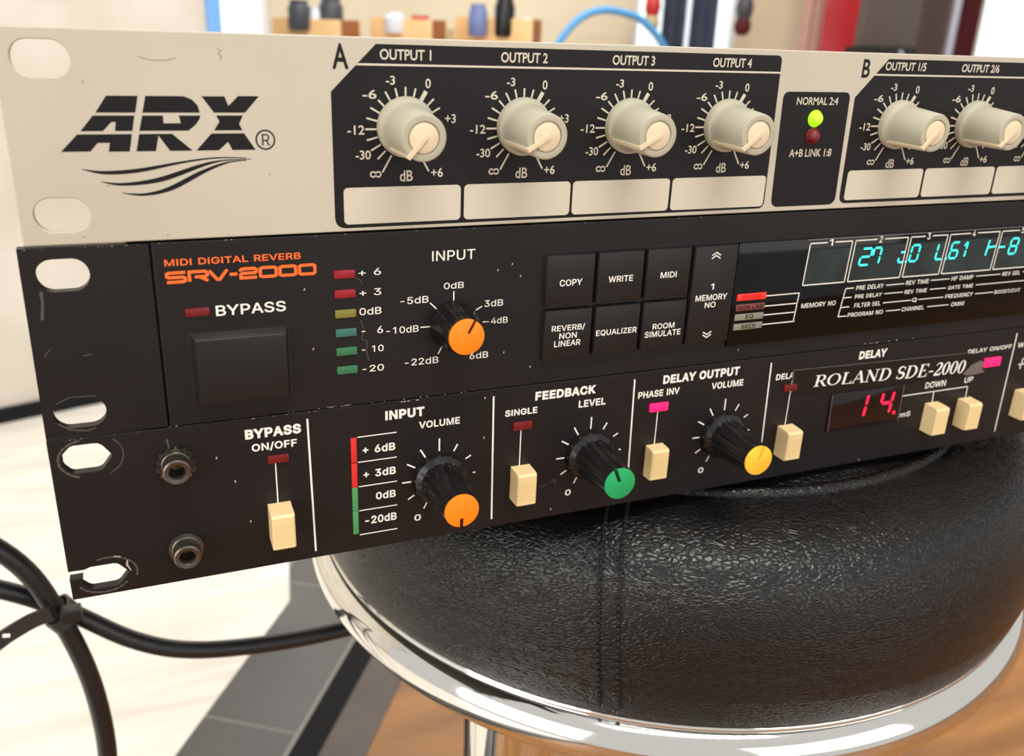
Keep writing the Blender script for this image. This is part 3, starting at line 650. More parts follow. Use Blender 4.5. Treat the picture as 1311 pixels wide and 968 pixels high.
# ---- black digital reverb
U2 = thing('rack_reverb', 'black rack unit with orange lettering and cyan lit display, middle of the stack', 'rack unit', (241, 150, -89.3))
obj('chassis', box(22, 460, 3.2, 285, -89.25, -44.3, bev=.6), M['chassis'], U2)
ear = slot_panel('rack_ear', [(.55, -44.5), (26.65, -44.6), (26.6, -89.2), (.3, -89.0)], [stadium(8.75, -50.7, 10.7, 7.3), stadium(8.1, -83.2, 11.2, 7.4)], M['black'], U2, bev=0)
p2 = slot_panel('front_panel', [(27.2, -44.5), (481.5, -44.5), (481.5, -89.4), (27.15, -89.4)], [], M['black'], U2)
letters(p2, 'orange_caption', M['print_orange'], [('MIDI DIGITAL REVERB', 29.6, 60.0, -48.4, -50.0, .016)])
bm = bmesh.new()
def srv(x, w_, h, z0, paths, t):
    for k, pth in enumerate(paths): stroke(bm, [(x + u * w_, z0 + v * h) for u, v in pth], t, -.08 - .012 * k)
z0, h = -53.85, 2.35
GS = {'S': [[(1, .96), (.14, .96), (.02, .86), (.02, .6), (.14, .5), (.86, .5), (.98, .4), (.98, .14), (.86, .04), (0, .04)]],
      'R': [[(.02, .0), (.02, .96), (.86, .96), (.98, .84), (.98, .56), (.86, .44), (.3, .44)], [(.55, .44), (1, 0)]],
      'V': [[(0, 1), (.45, .05), (.6, .05), (1.08, 1)]], '-': [[(.05, .48), (.95, .48)]],
      '2': [[(.02, .7), (.02, .86), (.14, .96), (.86, .96), (.98, .84), (.98, .6), (.86, .5), (.14, .5), (.02, .4), (.02, .04), (1, .04)]],
      '0': [[(.02, .5), (.02, .14), (.14, .04), (.86, .04), (.98, .14), (.98, .86), (.86, .96), (.14, .96), (.02, .86), (.02, .5)]]}
x = 29.75
for ch, w_, gap in (('S', 4.1, .75), ('R', 4.1, .35), ('V', 3.7, .7), ('-', 1.9, .6), ('2', 3.7, .75), ('0', 3.8, .75), ('0', 3.8, .75), ('0', 3.8, .7)):
    srv(x, w_, h, z0, GS[ch], .72); x += w_ + gap
obj('model_lettering', bm, M['print_orange'], p2, smooth=False)
letters(p2, 'caption', M['print_white'], [('BYPASS', 39.8, 55.9, -60.0, -62.6, .012), ('INPUT', 92.6, 104.1, -50.0, -52.6, .004)])
letters(p2, 'level_number', M['print_white'], [('+ 6', 73.8, 79.4, -53.4, -55.15), ('+ 3', 73.9, 79.4, -58.55, -60.3),
      ('0dB', 73.8, 79.4, -63.4, -65.25), ('-  6', 74.2, 79.7, -68.5, -70.35), ('- 10', 74.2, 79.8, -73.5, -75.25), ('-20', 74.2, 79.8, -78.75, -80.55)], bold=.004)
KC = (98.5, -69.8)
def srv_scale(b):
    for a, ri, ro in ((90, 6.6, 9.0), (29, 7.0, 9.0), (135, 6.6, 9.0), (180, 6.5, 8.9), (242, 6.8, 8.8), (0, 8.2, 9.0), (-62, 6.8, 8.8)):
        a = radians(a); line(b, (KC[0] + ri * cos(a), KC[1] + ri * sin(a)), (KC[0] + ro * cos(a), KC[1] + ro * sin(a)), .32)
    for t, x0, x1, zt, zb in (('0dB', 95.8, 101.2, -58.4, -60.1), ('3dB', 107.0, 112.3, -63.95, -65.75), ('-4dB', 107.6, 113.8, -68.9, -70.6), ('6dB', 103.2, 108.5, -78.2, -80.0),
      ('-5dB', 84.3, 91.7, -61.5, -63.3), ('-10dB', 80.6, 89.1, -69.1, -70.9), ('-22dB', 85.4, 94.5, -78.2, -80.05)): text(b, t, x0, x1, zb, zt, -.08, .004)
each(p2, 'knob_scale', M['print_white'], [srv_scale])
def lens(parent, name, x0, x1, z0, z1, mt, hgt=.5, label=None):
    o = obj(name, box(x0, x1, -hgt, .3, z0, z1, bev=.18), mt, parent)
    if label: o['label'] = label
    return o
lens(U2, 'bypass_light', 33.0, 38.4, -62.15, -60.2, M['leddark'])
for (zt, mt, lb) in ((-53.4, 'ledred', 'red level light'), (-58.35, 'ledred', 'red level light'), (-63.45, 'ledyellow', 'olive yellow level light'), (-68.4, 'ledteal', 'teal level light'), (-73.35, 'ledgreen', 'green level light'), (-78.35, 'ledgreen', 'green level light')):
    lens(U2, 'level_light', 67.7, 72.9, zt - 2.0, zt, M[mt], label=lb)
# big bypass key in its recess
bm = bmesh.new(); shape(bm, [[(32.9, -66.0), (56.5, -66.0), (56.5, -84.9), (32.9, -84.9)]], -.05)
obj('key_recess', bm, M['blackplastic'], U2, smooth=False)
bm = bmesh.new(); add_hexa(bm, [(33.4, .2, -84.5), (56.0, .2, -84.5), (56.0, .2, -66.4), (33.4, .2, -66.4), (34.5, -2.6, -83.7), (55.3, -2.6, -83.7), (55.3, -2.2, -67.7), (34.5, -2.2, -67.7)], .35)
obj('bypass_key', bm, M['button'], U2)
# input knob
def fl(a, h): return 1 + .018 * cos(18 * a)
kbody = bmesh.new(); add_lathe(kbody, [(0, .05), (6.5, .05), (6.5, 1.0), (6.3, 1.5), (5.7, 6), (5.05, 9.9), (4.85, 10.2), (0, 10.2)], 72, rmod=lambda a, h: fl(a, h) if 1.2 < h < 10 else 1)
def cap_shape(r, h, ang, half, r_in):
    """coloured end disc with an open pointer notch"""
    b = bmesh.new(); a0 = math.asin(half / r); pts = []
    n = 44
    for k in range(n + 1):
        t = a0 + (2 * pi - 2 * a0) * k / n; pts.append((r * cos(t), r * sin(t)))
    pts += [(r_in, -half), (r_in, half)]
    ca, sa = cos(radians(ang)), sin(radians(ang))
    pts = [(x * ca - y * sa, x * sa + y * ca) for x, y in pts]
    shape(b, [pts], -h - .7, .75)
    es = [e for e in b.edges if len(e.link_faces) == 2 and e.calc_face_angle(0) > radians(50) and all(v.co.y < -h - .6 for v in e.verts)]
    bmesh.ops.bevel(b, geom=es, offset=.2, segments=2, profile=.5, affect='EDGES')
    return b
knob_set(U2, 'knob', (KC[0], 0, KC[1]), [('knob', kbody, M['blackplastic'], 0), ('knob_cap', cap_shape(4.7, 10.2, 62, .42, 1.0), M['orange'], 0)])
# six keys, the memory rocker
def key(name, x0, x1, z0, z1, txts):
    bm = bmesh.new(); add_hexa(bm, [(x0, .2, z0), (x1, .2, z0), (x1, .2, z1), (x0, .2, z1), (x0 + .55, -1.6, z0 + .45), (x1 - .45, -1.6, z0 + .45), (x1 - .45, -1.6, z1 - .5), (x0 + .55, -1.6, z1 - .5)], .15)
    k_ = obj(name, bm, M['button'], U2)
    letters(k_, 'key_lettering', M['print_white'], txts, y=-1.68, bold=.012)
    return k_
bm = bmesh.new(); shape(bm, [[(123.1, -52.0), (185.0, -52.0), (185.0, -82.7), (123.3, -82.7)]], -.05)
obj('key_recess', bm, M['blackplastic'], U2, smooth=False)
cx_ = [123.4, 138.7, 153.9, 169.0]
sh = 1.0     # print stands on the raised key face
key('copy_key', 123.4, 138.4, -67.1, -52.3, [('COPY', 127.8, 134.5, -59.4, -61.2)])
key('write_key', 138.8, 153.6, -67.1, -52.3, [('WRITE', 142.5, 150.1, -59.4, -61.1)])
key('midi_key', 154.0, 168.8, -67.1, -52.3, [('MIDI', 158.9, 164.1, -59.3, -61.0)])
key('reverb_key', 123.6, 138.6, -82.3, -67.6, [('REVERB/', 126.2, 136.3, -72.2, -74.1), ('NON', 128.6, 133.9, -74.5, -76.2), ('LINEAR', 127.2, 135.2, -76.7, -78.4)])
key('equalizer_key', 139.0, 153.8, -82.3, -67.6, [('EQUALIZER', 139.9, 152.8, -74.7, -76.5)])
key('room_key', 154.2, 169.0, -82.3, -67.6, [('ROOM', 158.0, 165.2, -74.4, -76.1), ('SIMULATE', 155.6, 167.5, -76.6, -78.4)])
mk = key('memory_key', 169.4, 184.6, -82.3, -52.3, [('1', 176.2, 177.2, -63.8, -65.6), ('MEMORY', 171.4, 182.2, -67.0, -68.8), ('NO', 174.8, 178.5, -69.3, -71.0)])
each(mk, 'arrow_mark', M['print_white'], [lambda b, zs=zs, q=q: [stroke(b, [(175.3, z - .9 * q), (176.75, z), (178.2, z - .9 * q)], .32, -1.68) for z in zs]
    for zs, q in (((-54.6, -55.5), 1), ((-80.2, -79.3), -1))])
# display window
win = obj('display_window', box(184.9, 345, -.9, .2, -84.3, -52.6, bev=.25), M['window'], U2)
bm = bmesh.new(); rect(bm, 209, 344, -52.95, -52.75, -.97)
obj('window_edge', bm, M['print_grey'], win, smooth=False)  # bevel highlight of the window's top edge, drawn as a grey line
each(win, 'display_tube', M['vfd'], [lambda b, a=a, e=e: rect(b, a, e, -66.6, -56.0, -.94) for a, e in ((210.2, 226.2), (227.1, 248.4), (249.0, 265.0), (265.7, 287.7), (288.4, 310))])
Y = -.97
def digit_frame(b, a, e, n0):
    line(b, (a + .6, -54.0), (n0 - 1.5, -54.0), .34, Y); line(b, (n0 + 1.5, -54.0), (e, -54.0), .34, Y)
    line(b, (a + .25, -66.9), (e - .5, -66.9), .34, Y)
    line(b, (a + .6, -54.0), (a + .05, -66.9), .34, Y); line(b, (e - .05, -54.0), (e - .6, -66.9), .34, Y)
FR = ((209.7, 226.3, 218.1), (226.9, 248.45, 237.4), (249.0, 264.95, 256.9), (265.5, 287.8, 276.3), (288.3, 310, 298.3))
each(win, 'frame_gap', M['print_black'], [lambda b, x=x: quad(b, [(x - .55, -66.9), (x + .1, -66.9), (x + .55, -54), (x - .1, -54)], -.962) for x in (226.35, 248.45, 264.95, 287.8)])
each(win, 'digit_frame', M['print_white'], [lambda b, q=q: digit_frame(b, *q) for q in FR])
def left_bracket(b):
    for z in (-69.2, -72.4, -75.2, -78.2): line(b, (196.8, z), (208.9, z), .3, Y)
    line(b, (209.0, -69.1), (208.4, -78.3), .32, Y)
def right_bracket(b):
    line(b, (226.8, -69.0), (225.7, -78.3), .32, Y)
    for a, z in ((226.7, -69.1), (226.5, -72.1), (226.2, -75.2), (225.8, -78.2)): line(b, (a, z), (a + 3.3, z), .3, Y)
each(win, 'bracket', M['print_white'], [left_bracket, right_bracket])
each(win, 'legend_dash', M['print_white'], [lambda b, q=q: line(b, (q[0], q[2]), (q[1], q[2]), .26, Y) for q in
    ((243.0, 250.5, -69.15), (261.7, 269.8, -68.85), (281.5, 292.6, -68.75), (303, 312, -68.6), (242.9, 250.6, -71.95), (262, 269.0, -71.9), (282.3, 310, -71.8),
     (243.0, 254.8, -75.0), (258.0, 268.8, -75.0), (282.8, 291.1, -74.95), (245, 251, -77.9), (262.4, 271.8, -77.85))])
it = [(str(k + 1), x_ - .65, x_ + .65, -53.05, -55.1) for k, x_ in enumerate((218.1, 237.4, 256.9, 276.3, 298.3))]
it += [('MEMORY NO', 210.6, 223.8, -72.7, -74.2), ('PRE DELAY', 231.0, 242.0, -68.5, -69.9), ('REV TIME', 251.2, 260.8, -68.3, -69.7), ('HF DAMP', 270.7, 280.3, -68.2, -69.6), ('REV SEL', 293.5, 301.8, -68.1, -69.5),
       ('PRE DELAY', 231.1, 242.0, -71.4, -72.7), ('REV TIME', 251.4, 260.8, -71.4, -72.7), ('GATE TIME', 270.0, 281.1, -71.3, -72.6),
       ('FILTER SEL', 231.5, 242.1, -74.3, -75.7), ('Q', 255.3, 257.3, -74.3, -75.8), ('FREQUENCY', 269.6, 281.9, -74.2, -75.7), ('BOOST/CUT', 291.8, 303.9, -74.4, -75.8),
       ('PROGRAM NO', 229.5, 243.8, -77.3, -78.7), ('CHANNEL', 251.6, 261.2, -77.2, -78.6), ('OMNI', 273.0, 278.7, -77.2, -78.6)]
letters(win, 'legend', M['print_white'], it, y=-.97, bold=.008)
t = .66; zb, hh = -61.9, 5.2; YD = -.955
def odd_one(b): seg7(b, 270.9, zb, 3.0, hh, 'bc', t, y=YD); line(b, (273.2, -58.0), (274.5, -56.8), t, YD)
def branch(b): line(b, (283.4, -61.8), (284.1, -56.7), t, YD); line(b, (284.0, -59.2), (287.2, -58.9), t, YD)
each(win, 'lit_digit', M['cyan'], [lambda b: seg7(b, 230.2, zb, 3.9, hh, 'abged', t, y=YD), lambda b: seg7(b, 234.9, zb, 3.0, hh, 'fabc', t, y=YD),
    lambda b: seg7(b, 245.9, zb, 2.6, hh * .62, 'aed', t, y=YD), lambda b: rect(b, 248.9, 249.6, zb - .3, zb + .4, YD), lambda b: seg7(b, 250.4, zb, 3.2, hh, 'abcdef', t, y=YD),
    lambda b: seg7(b, 261.4, zb, 3.0, hh, 'fed', t, y=YD), lambda b: rect(b, 265.8, 266.5, zb - .3, zb + .4, YD), lambda b: seg7(b, 267.2, zb, 3.2, hh, 'afgedc', t, y=YD),
    odd_one, branch, lambda b: line(b, (289.0, -59.3), (291.6, -59.3), t, YD), lambda b: seg7(b, 293.6, zb, 3.3, hh, 'abcdefg', t, y=YD), lambda b: seg7(b, 301.6, zb, 3.3, hh, 'afed', t, y=YD)])
for zt, mt, s, a, b_ in ((-68.0, 'ledlit', 'REVERB', 188.2, 194.8), (-71.2, 'legenddim', 'NON LNR', 187.0, 196.0), (-74.2, 'legendgrey', 'EQ', 190.2, 193.0), (-77.2, 'legendgrey', 'MIDI', 189.2, 194.0)):
    l_ = obj('legend_light', box(186.4, 196.6, -1.15, -.85, zt - 1.95, zt, bev=.1), M[mt], win)
    l_['label'] = {'ledlit': 'lit red legend light', 'legenddim': 'dim red legend light', 'legendgrey': 'unlit grey legend light'}[mt]
    bm = bmesh.new(); text(bm, s, a, b_, zt - 1.7, zt - .25, -1.2, .01)
    obj('legend_lettering', bm, M['print_black'], l_, smooth=False)
bm = bmesh.new()
chips_along(bm, 62, 71, -89.15, 14, .5); chips_along(bm, 27, 110, -89.3, 18, .35); chips_along(bm, 28, 180, -44.6, 14, .35); chips_along(bm, 235, 262, -88.9, 10, .6)
chips_along(bm, 1, 26, -44.75, 8, .3)
for x_, z in ((110.5, -56), (114.5, -54.6), (117, -58), (113, -79), (60.5, -57.6), (62, -73), (121, -84), (190, -86)): quad(bm, [(x_ - .2, z - .3), (x_ + .15, z - .2), (x_ + .2, z + .35), (x_ - .1, z + .2)], -.06)
obj('paint_chips', bm, M['chip'], p2, smooth=False)['kind'] = 'stuff'
bm = bmesh.new()
stroke(bm, [(74.0, -66.5), (74.8, -69), (74.2, -71.6), (75.6, -72.2), (75.4, -75), (75.9, -77.5)], .2, -.05)
stroke(bm, [(72.9, -55.3), (74.2, -56.2), (74.7, -57.3)], .2, -.05)
obj('scuff_marks', bm, M['scuff'], p2, smooth=False)['kind'] = 'stuff'
bm = bmesh.new()
stroke(bm, [(4.0, -54.0), (4.0, -56.5), (3.4, -60.5)], [.7, .5, .7], -.05)
stroke(bm, [(10.5, -69.5), (12.5, -69.3)], .25, -.05); stroke(bm, [(2.6, -69), (4.2, -67.2)], .2, -.05)
stroke(bm, [(3.2, -85.4), (5.6, -87.2), (9, -87.9), (11, -87.4)], .35, -.05); stroke(bm, [(3.5, -80.5), (6.5, -79.2), (12, -79.4)], .22, -.05)
obj('scuff_marks', bm, M['scuff'], ear, smooth=False)['kind'] = 'stuff'

# ---- black digital delay
U3 = thing('rack_delay', 'lowest black rack unit with cream buttons and orange, green and yellow knobs', 'rack unit', (241, 150, -133.0))
obj('chassis', box(22, 460, 2.8, 285, -132.95, -89.35, bev=.6), M['chassis'], U3)
hexslot = lambda cx, cz, w_, h: fillet([(cx - w_ * .5, cz - h * .22), (cx - w_ * .34, cz - h * .5), (cx + w_ * .25, cz - h * .5), (cx + w_ * .5, cz + .1), (cx + w_ * .27, cz + h * .5), (cx - w_ * .3, cz + h * .5), (cx - w_ * .5, cz + h * .2)], [1.6, 2.0, 2.4, .8, 2.4, 2.0, 1.6], 6)
s2 = hexslot(8.5, -127.6, 10.8, 6.4)
# the lower slot is broken open to the panel's left edge by a narrow slit
cx, cz, w_, h = 8.5, -127.6, 10.8, 6.4
outline = [(.2, -89.6), (481.5, -89.6), (481.5, -132.9), (.4, -132.9), (.35, -127.1), (3.4, -127.1)]
outline += fillet([(3.4, -127.1), (cx - w_ * .5, cz - h * .22), (cx - w_ * .34, cz - h * .5), (cx + w_ * .25, cz - h * .5), (cx + w_ * .5, cz + .1), (cx + w_ * .27, cz + h * .5), (cx - w_ * .3, cz + h * .5), (4.0, -124.9)], [0, .4, 2.2, 2.0, .7, 2.2, .8, 0], 5)
outline += [(.3, -124.8)]
p3 = slot_panel('front_panel', outline, [hexslot(8.3, -95.0, 10.8, 7.2)], M['black'], U3, bev=.18)
it = [('BYPASS', 44.2, 58.0, -92.6, -95.3, .04), ('ON/OFF', 45.6, 56.8, -96.7, -99.1, .022), ('INPUT', 80.0, 90.7, -92.1, -94.8, .04), ('VOLUME', 89.2, 100.8, -96.4, -98.5, .025),
      ('+', 73.7, 75.3, -101.9, -103.4, .02), ('6dB', 77.0, 82.6, -101.5, -103.75, .022), ('+', 73.8, 75.3, -109.2, -110.7, .02), ('3dB', 77.0, 82.7, -108.7, -110.95, .022), ('0dB', 77.1, 82.6, -115.75, -118.0, .022), ('-20dB', 74.0, 82.8, -122.8, -125.2, .022),
      ('SINGLE', 114.1, 123.9, -96.35, -98.3, .025), ('FEEDBACK', 123.1, 142.1, -91.8, -94.5, .04), ('LEVEL', 136.9, 145.6, -96.2, -98.4, .025),
      ('PHASE INV', 156.4, 170.6, -95.9, -98.1, .025), ('DELAY OUTPUT', 164.5, 191.6, -91.5, -94.3, .04), ('VOLUME', 182.0, 193.6, -95.9, -98.1, .025),
      ('DELAY', 206.0, 215.0, -95.8, -97.8, .025), ('DELAY', 238.4, 250.0, -91.4, -94.2, .04), ('mS', 261.6, 266.3, -116.1, -118.0, .012),
      ('DOWN', 270.6, 279.9, -106.0, -108.3, .015), ('UP', 288.7, 292.7, -106.2, -108.3, .015), ('DELAY ON/OFF', 287.1, 308.0, -95.6, -97.4, .015), ('WRITE', 311, 321, -95.4, -97.3, .015)]
letters(p3, 'caption', M['print_white'], it)
each(p3, 'divider_line', M['print_white'], [lambda b, q=q: line(b, (q[0], -91.6), (q[1], q[2]), .48) for q in ((59.7, 60.3, -130.8), (110.5, 111.1, -130.3), (154.7, 155.6, -130), (203.3, 204.6, -130), (309.1, 310.3, -130))])
each(p3, 'meter_line', M['print_white'], [lambda b, z=z: line(b, (72.4, z), (83.0, z), .28) for z in (-98.6, -105.95, -113.25, -120.6, -128.1)])
each(p3, 'button_line', M['print_white'], [lambda b, q=q: line(b, (q[0], q[1]), (q[0], q[2]), .3) for q in ((51.15, -102.9, -114.6), (119.15, -103, -114.2), (163.7, -103, -114), (212.5, -98.5, -114))])
def delay_bracket(b):
    line(b, (260.2, -109.85), (291.1, -109.85), .34); line(b, (290.95, -109.8), (291.1, -114.4), .34); line(b, (275.1, -109.8), (275.5, -114.2), .34)
each(p3, 'bracket', M['print_white'], [delay_bracket])
K3 = [(95.0, -114.15), (141.4, -113.9), (187.9, -113.9)]
def sde_scale(b, kx, kz, zx):
    for a, ri, ro in ((244, 8.0, 10.0), (211, 8.3, 10.4), (180, 8.0, 10.6), (149, 8.0, 10.7), (120, 7.9, 10.8), (90, 8.2, 12.0), (61, 8.6, 10.9), (31, 9.0, 10.8), (0, 10.0, 10.7), (-31, 8.3, 10.4), (-62, 8, 10)):
        a = radians(a); line(b, (kx + ri * cos(a), kz + ri * sin(a)), (kx + ro * cos(a), kz + ro * sin(a)), .42)
    text(b, '0', zx, zx + 1.9, -126.7, -124.7, -.08, .02)
each(p3, 'knob_scale', M['print_white'], [lambda b, q=q: sde_scale(b, *q) for q in ((95.0, -114.15, 87.9), (141.4, -113.9, 134.4), (187.9, -113.9, 181.0))])
each(p3, 'button_line', M['print_white'], [lambda b: (line(b, (315.5, -101.6), (315.0, -105.8), .5), line(b, (313.8, -104), (317.5, -104), .5))])
for name, x0, x1, zt, zb, mt, lb in (('bypass_light', 49.2, 54.5, -100.5, -102.6, 'leddark', 'dark red unlit light'), ('single_light', 116.6, 122.4, -100.3, -102.7, 'leddark', 'dark red unlit light'), ('phase_light', 160.7, 166.9, -100.2, -102.8, 'ledpink', 'bright pink red lit light'),
                               ('delay_light', 209.5, 214.5, -99.8, -102, 'leddark', 'dark red unlit light'), ('delay_on_light', 296.0, 303.6, -99.8, -103.1, 'ledpink', 'bright pink red lit light')):
    lens(U3, name, x0, x1, zb, zt, M[mt], .7, lb)
bm = bmesh.new(); rect(bm, 70.3, 72.3, -128.0, -98.3, -.05)
lm = obj('level_meter', bm, M['blackplastic'], U3, smooth=False)
for zt, mt in ((-98.6, 'metred'), (-106.0, 'metred'), (-113.2, 'metgreen'), (-120.4, 'metgreen')):
    obj('meter_segment', box(70.6, 72.1, -.45, .1, zt - 7.1, zt, bev=.12), M[mt], lm)['label'] = 'red meter segment' if mt == 'metred' else 'green meter segment'
# paddle buttons with a ribbed front
def paddle(name, xc, zt=-114.3, dx=0., hgt=6.0, w_=5.8, ln=9.8):
    bm = bmesh.new()
    x0, x1, zb = xc - w_ / 2, xc + w_ / 2, zt - ln
    rib = 9
    zs = [zt - .3 - (ln - .6) * k / 20 for k in range(21)]
    outer = [(zt, .1), (zt - .1, -hgt + .5), (zt - .5, -hgt)]
    prof = [(zt + .25, .1), (zt, -hgt + .6), (zt - .55, -hgt)]
    k0_, k1_ = zt - 2.2, zt - ln + 1.0
    n = 9
    for k in range(n):
        a = k0_ + (k1_ - k0_) * k / n; b_ = k0_ + (k1_ - k0_) * (k + .62) / n; c_ = k0_ + (k1_ - k0_) * (k + 1) / n
        prof += [(a, -hgt - .02), (b_, -hgt - .02), (b_ - .02, -hgt + .14), (c_ + .02, -hgt + .14)]
    prof += [(k1_, -hgt), (zb + .4, -hgt - .05), (zb - .1, -hgt + .5), (zb - .15, .1)]
    bev = .35
    rows = []
    for x_, ins in ((x0, bev), (x0 + bev, 0), (x1 - bev, 0), (x1, bev)):
        rows.append([bm.verts.new((x_, y_ + (ins if y_ < -1 else 0), z)) for z, y_ in prof])
    for a, b_ in zip(rows, rows[1:]):
        for i in range(len(prof) - 1): bm.faces.new((a[i], b_[i], b_[i + 1], a[i + 1]))
    bm.faces.new(rows[0]); bm.faces.new(rows[-1][::-1])
    bmesh.ops.recalc_face_normals(bm, faces=bm.faces)
    bk = bmesh.new(); rect(bk, x0 - .5, x1 + .5, zb - .8, zt + .7, -.05)
    o = obj(name, bm, M['cream'], U3)
    obj('button_well', bk, M['blackplastic'], o, org=ORG[o], smooth=False)
    return o
paddle('bypass_button', 51.4, -114.6, hgt=7.0)
paddle('single_button', 119.4, -114.4); paddle('phase_button', 163.7, -114.1, hgt=4.6)
paddle('range_button', 212.6, -114.3); paddle('down_button', 275.2, -114.2); paddle('up_button', 290.6, -114.3); paddle('write_button', 318.4, -114.2)
# three fluted knobs with coloured ends
def fl2(a, h): return 1 - .085 * (max(0, cos(12 * a)) ** 2)
body3 = bmesh.new(); add_lathe(body3, [(0, .05), (7.5, .05), (7.5, 1.6), (7.35, 2.1), (6.7, 2.6), (6.0, 3.2), (5.9, 4), (4.85, 18.4), (4.7, 18.9), (4.4, 19), (0, 19)], 96, rmod=lambda a, h: fl2(a, h) if 2.9 < h < 18.95 else 1)
bd = body3
for (kx, kz), mt, ang, half, rin in zip(K3, ('orange', 'green', 'yellow'), (270, 112, 76), (.5, .48, .2), (2.2, .5, .3)):
    r_ = knob_set(U3, 'knob', (kx, 0, kz), [('knob', bd, M['blackplastic'], 0), ('knob_cap', cap_shape(4.65, 19, ang, half, rin), M[mt], 0)])
    bd = r_.data
# display
dw = obj('display_window', box(229.6, 260.6, -.5, .2, -119.0, -105.4, bev=.2), M['redwindow'], U3)
each(dw, 'lit_digit', M['redseg'], [lambda b: seg7(b, 240.6, -115.3, 3.9, 8.2, 'bc', 1.1, .1, -.58), lambda b: seg7(b, 251.0, -115.4, 4.6, 8.2, 'fgbc', 1.1, .1, -.58), lambda b: rect(b, 257.4, 258.6, -116.0, -114.8, -.58)])
bm = bmesh.new(); line(bm, (229.7, -105.6), (230.5, -118.9), .15, -.56); line(bm, (260.3, -105.6), (260.5, -118.8), .2, -.56)
obj('window_edge', bm, M['print_grey'], dw, smooth=False)
# lettered tape strip, torn at its right end
bm = bmesh.new(); shape(bm, [[(212.1, -94.9), (250, -95.8), (286.5, -96.6), (290.5, -98.0), (294.8, -99.4), (296.2, -101.0), (295.6, -103.2), (297.4, -105.0), (293.5, -105.6), (288.5, -105.5), (283.6, -105.1), (264.4, -104.9), (229.4, -104.3), (212.8, -102.9)]], -.3, .2)
tp = obj('tape_label', bm, M['tape'], U3, smooth=False)
bm = bmesh.new(); shape(bm, [[(290.0, -101.5), (294.0, -100.2), (296.0, -101.2), (295.4, -103.2), (297.2, -104.9), (293.4, -105.4), (288.7, -105.3), (286.8, -104.6)]], -.34)
obj('torn_end', bm, M['glue'], tp, smooth=False)
bm = bmesh.new(); stroke(bm, [(212.2, -95.0), (250, -95.9), (286, -96.7)], .14, -.33); stroke(bm, [(212.2, -95.0), (212.9, -102.8)], .2, -.33)
obj('tape_edge', bm, M['print_grey'], tp, smooth=False)
bm = bmesh.new()
TH, TN = .15, .055
def ell(cx, cz, rx, rz, a0, a1, n=22): return [(cx + rx * cos(radians(a0 + (a1 - a0) * k / n)), cz + rz * sin(radians(a0 + (a1 - a0) * k / n))) for k in range(n + 1)]
def ellw(a0, a1, th=TH, tn=TN, n=22): return [tn + (th - tn) * abs(cos(radians(a0 + (a1 - a0) * k / n))) ** 1.4 for k in range(n + 1)]
def glyph(ch):
    """strokes (points, widths) of a serif letter with cap height 1; returns (strokes, advance)"""
    ser = lambda x, z, w_=.3: ([(x - w_ / 2, z), (x + w_ / 2, z)], .05)
    b, t_ = .025, .975
    if ch == 'R': return [([(.2, 0), (.2, 1)], TH), ser(.2, b, .36), ser(.14, t_, .28), ([(.2, t_), (.42, t_)], TN), (ell(.42, .735, .2, .24, 90, -90), ellw(90, -90)), ([(.2, .495), (.42, .495)], TN), ([(.4, .5), (.72, .03)], .13), ser(.76, b, .22)], .84
    if ch == 'O': return [(ell(.44, .5, .36, .47, 0, 360, 40), ellw(0, 360, n=40))], .94
    if ch == 'L': return [([(.2, 0), (.2, 1)], TH), ser(.2, t_, .34), ([(.08, b), (.64, b)], .05), ([(.64, .0), (.68, .26)], [.1, .03])], .74
    if ch == 'A': return [([(.08, 0), (.42, 1)], TN), ([(.4, 1), (.74, 0)], TH), ([(.2, .34), (.6, .34)], TN), ser(.08, b, .24), ser(.74, b, .3)], .86
    if ch == 'N': return [([(.16, 0), (.16, 1)], TN), ([(.14, .98), (.72, .04)], TH), ([(.72, 0), (.72, 1)], TN), ser(.16, b, .26), ser(.12, t_, .22), ser(.72, t_, .28)], .92
    if ch == 'D': return [([(.2, 0), (.2, 1)], TH), ([(.06, t_), (.38, t_)], TN), ([(.06, b), (.38, b)], TN), (ell(.36, .5, .38, .475, 90, -90), ellw(90, -90))], .9
    if ch == 'S': return [(ell(.3, .74, .2, .235, 25, 270, 18) + ell(.3, .265, .23, .24, 90, -160, 18)[1:], [TN] * 4 + [.08, .1, .12, .13, .14, .14, .13, .13, .13, .13, .13, .14, .15, .16, .16] + [.16, .16, .16, .16, .15, .15, .14, .14, .13, .12, .11, .1, .08, .07, .06, .06, .06, .06]), ([(.5, .7), (.5, .95)], [.02, .06]), ([(.07, .05), (.08, .32)], [.06, .02])], .62
    if ch == 'E': return [([(.2, 0), (.2, 1)], TH), ([(.06, t_), (.6, t_)], TN), ([(.06, b), (.62, b)], TN), ([(.2, .51), (.46, .51)], TN), ([(.6, 1), (.62, .76)], [.1, .03]), ([(.62, 0), (.66, .27)], [.1, .03]), ([(.46, .4), (.46, .62)], .05)], .76
    if ch == '-': return [([(.04, .36), (.36, .36)], .1)], .42
    if ch == '2': return [(ell(.26, .74, .19, .235, 170, -10, 14) + [(.34, .46), (.2, .26), (.06, .1)], [.05, .06, .06, .06, .06, .07, .08, .09, .11, .12, .13, .14, .14, .14, .14, .12, .09, .06]), ([(.05, .07), (.48, .07)], .14), ([(.48, .06), (.52, .28)], [.1, .03])], .58
    if ch == '0': return [(ell(.27, .5, .19, .47, 0, 360, 36), ellw(0, 360, .14, .05, 36))], .58
    return [], .34
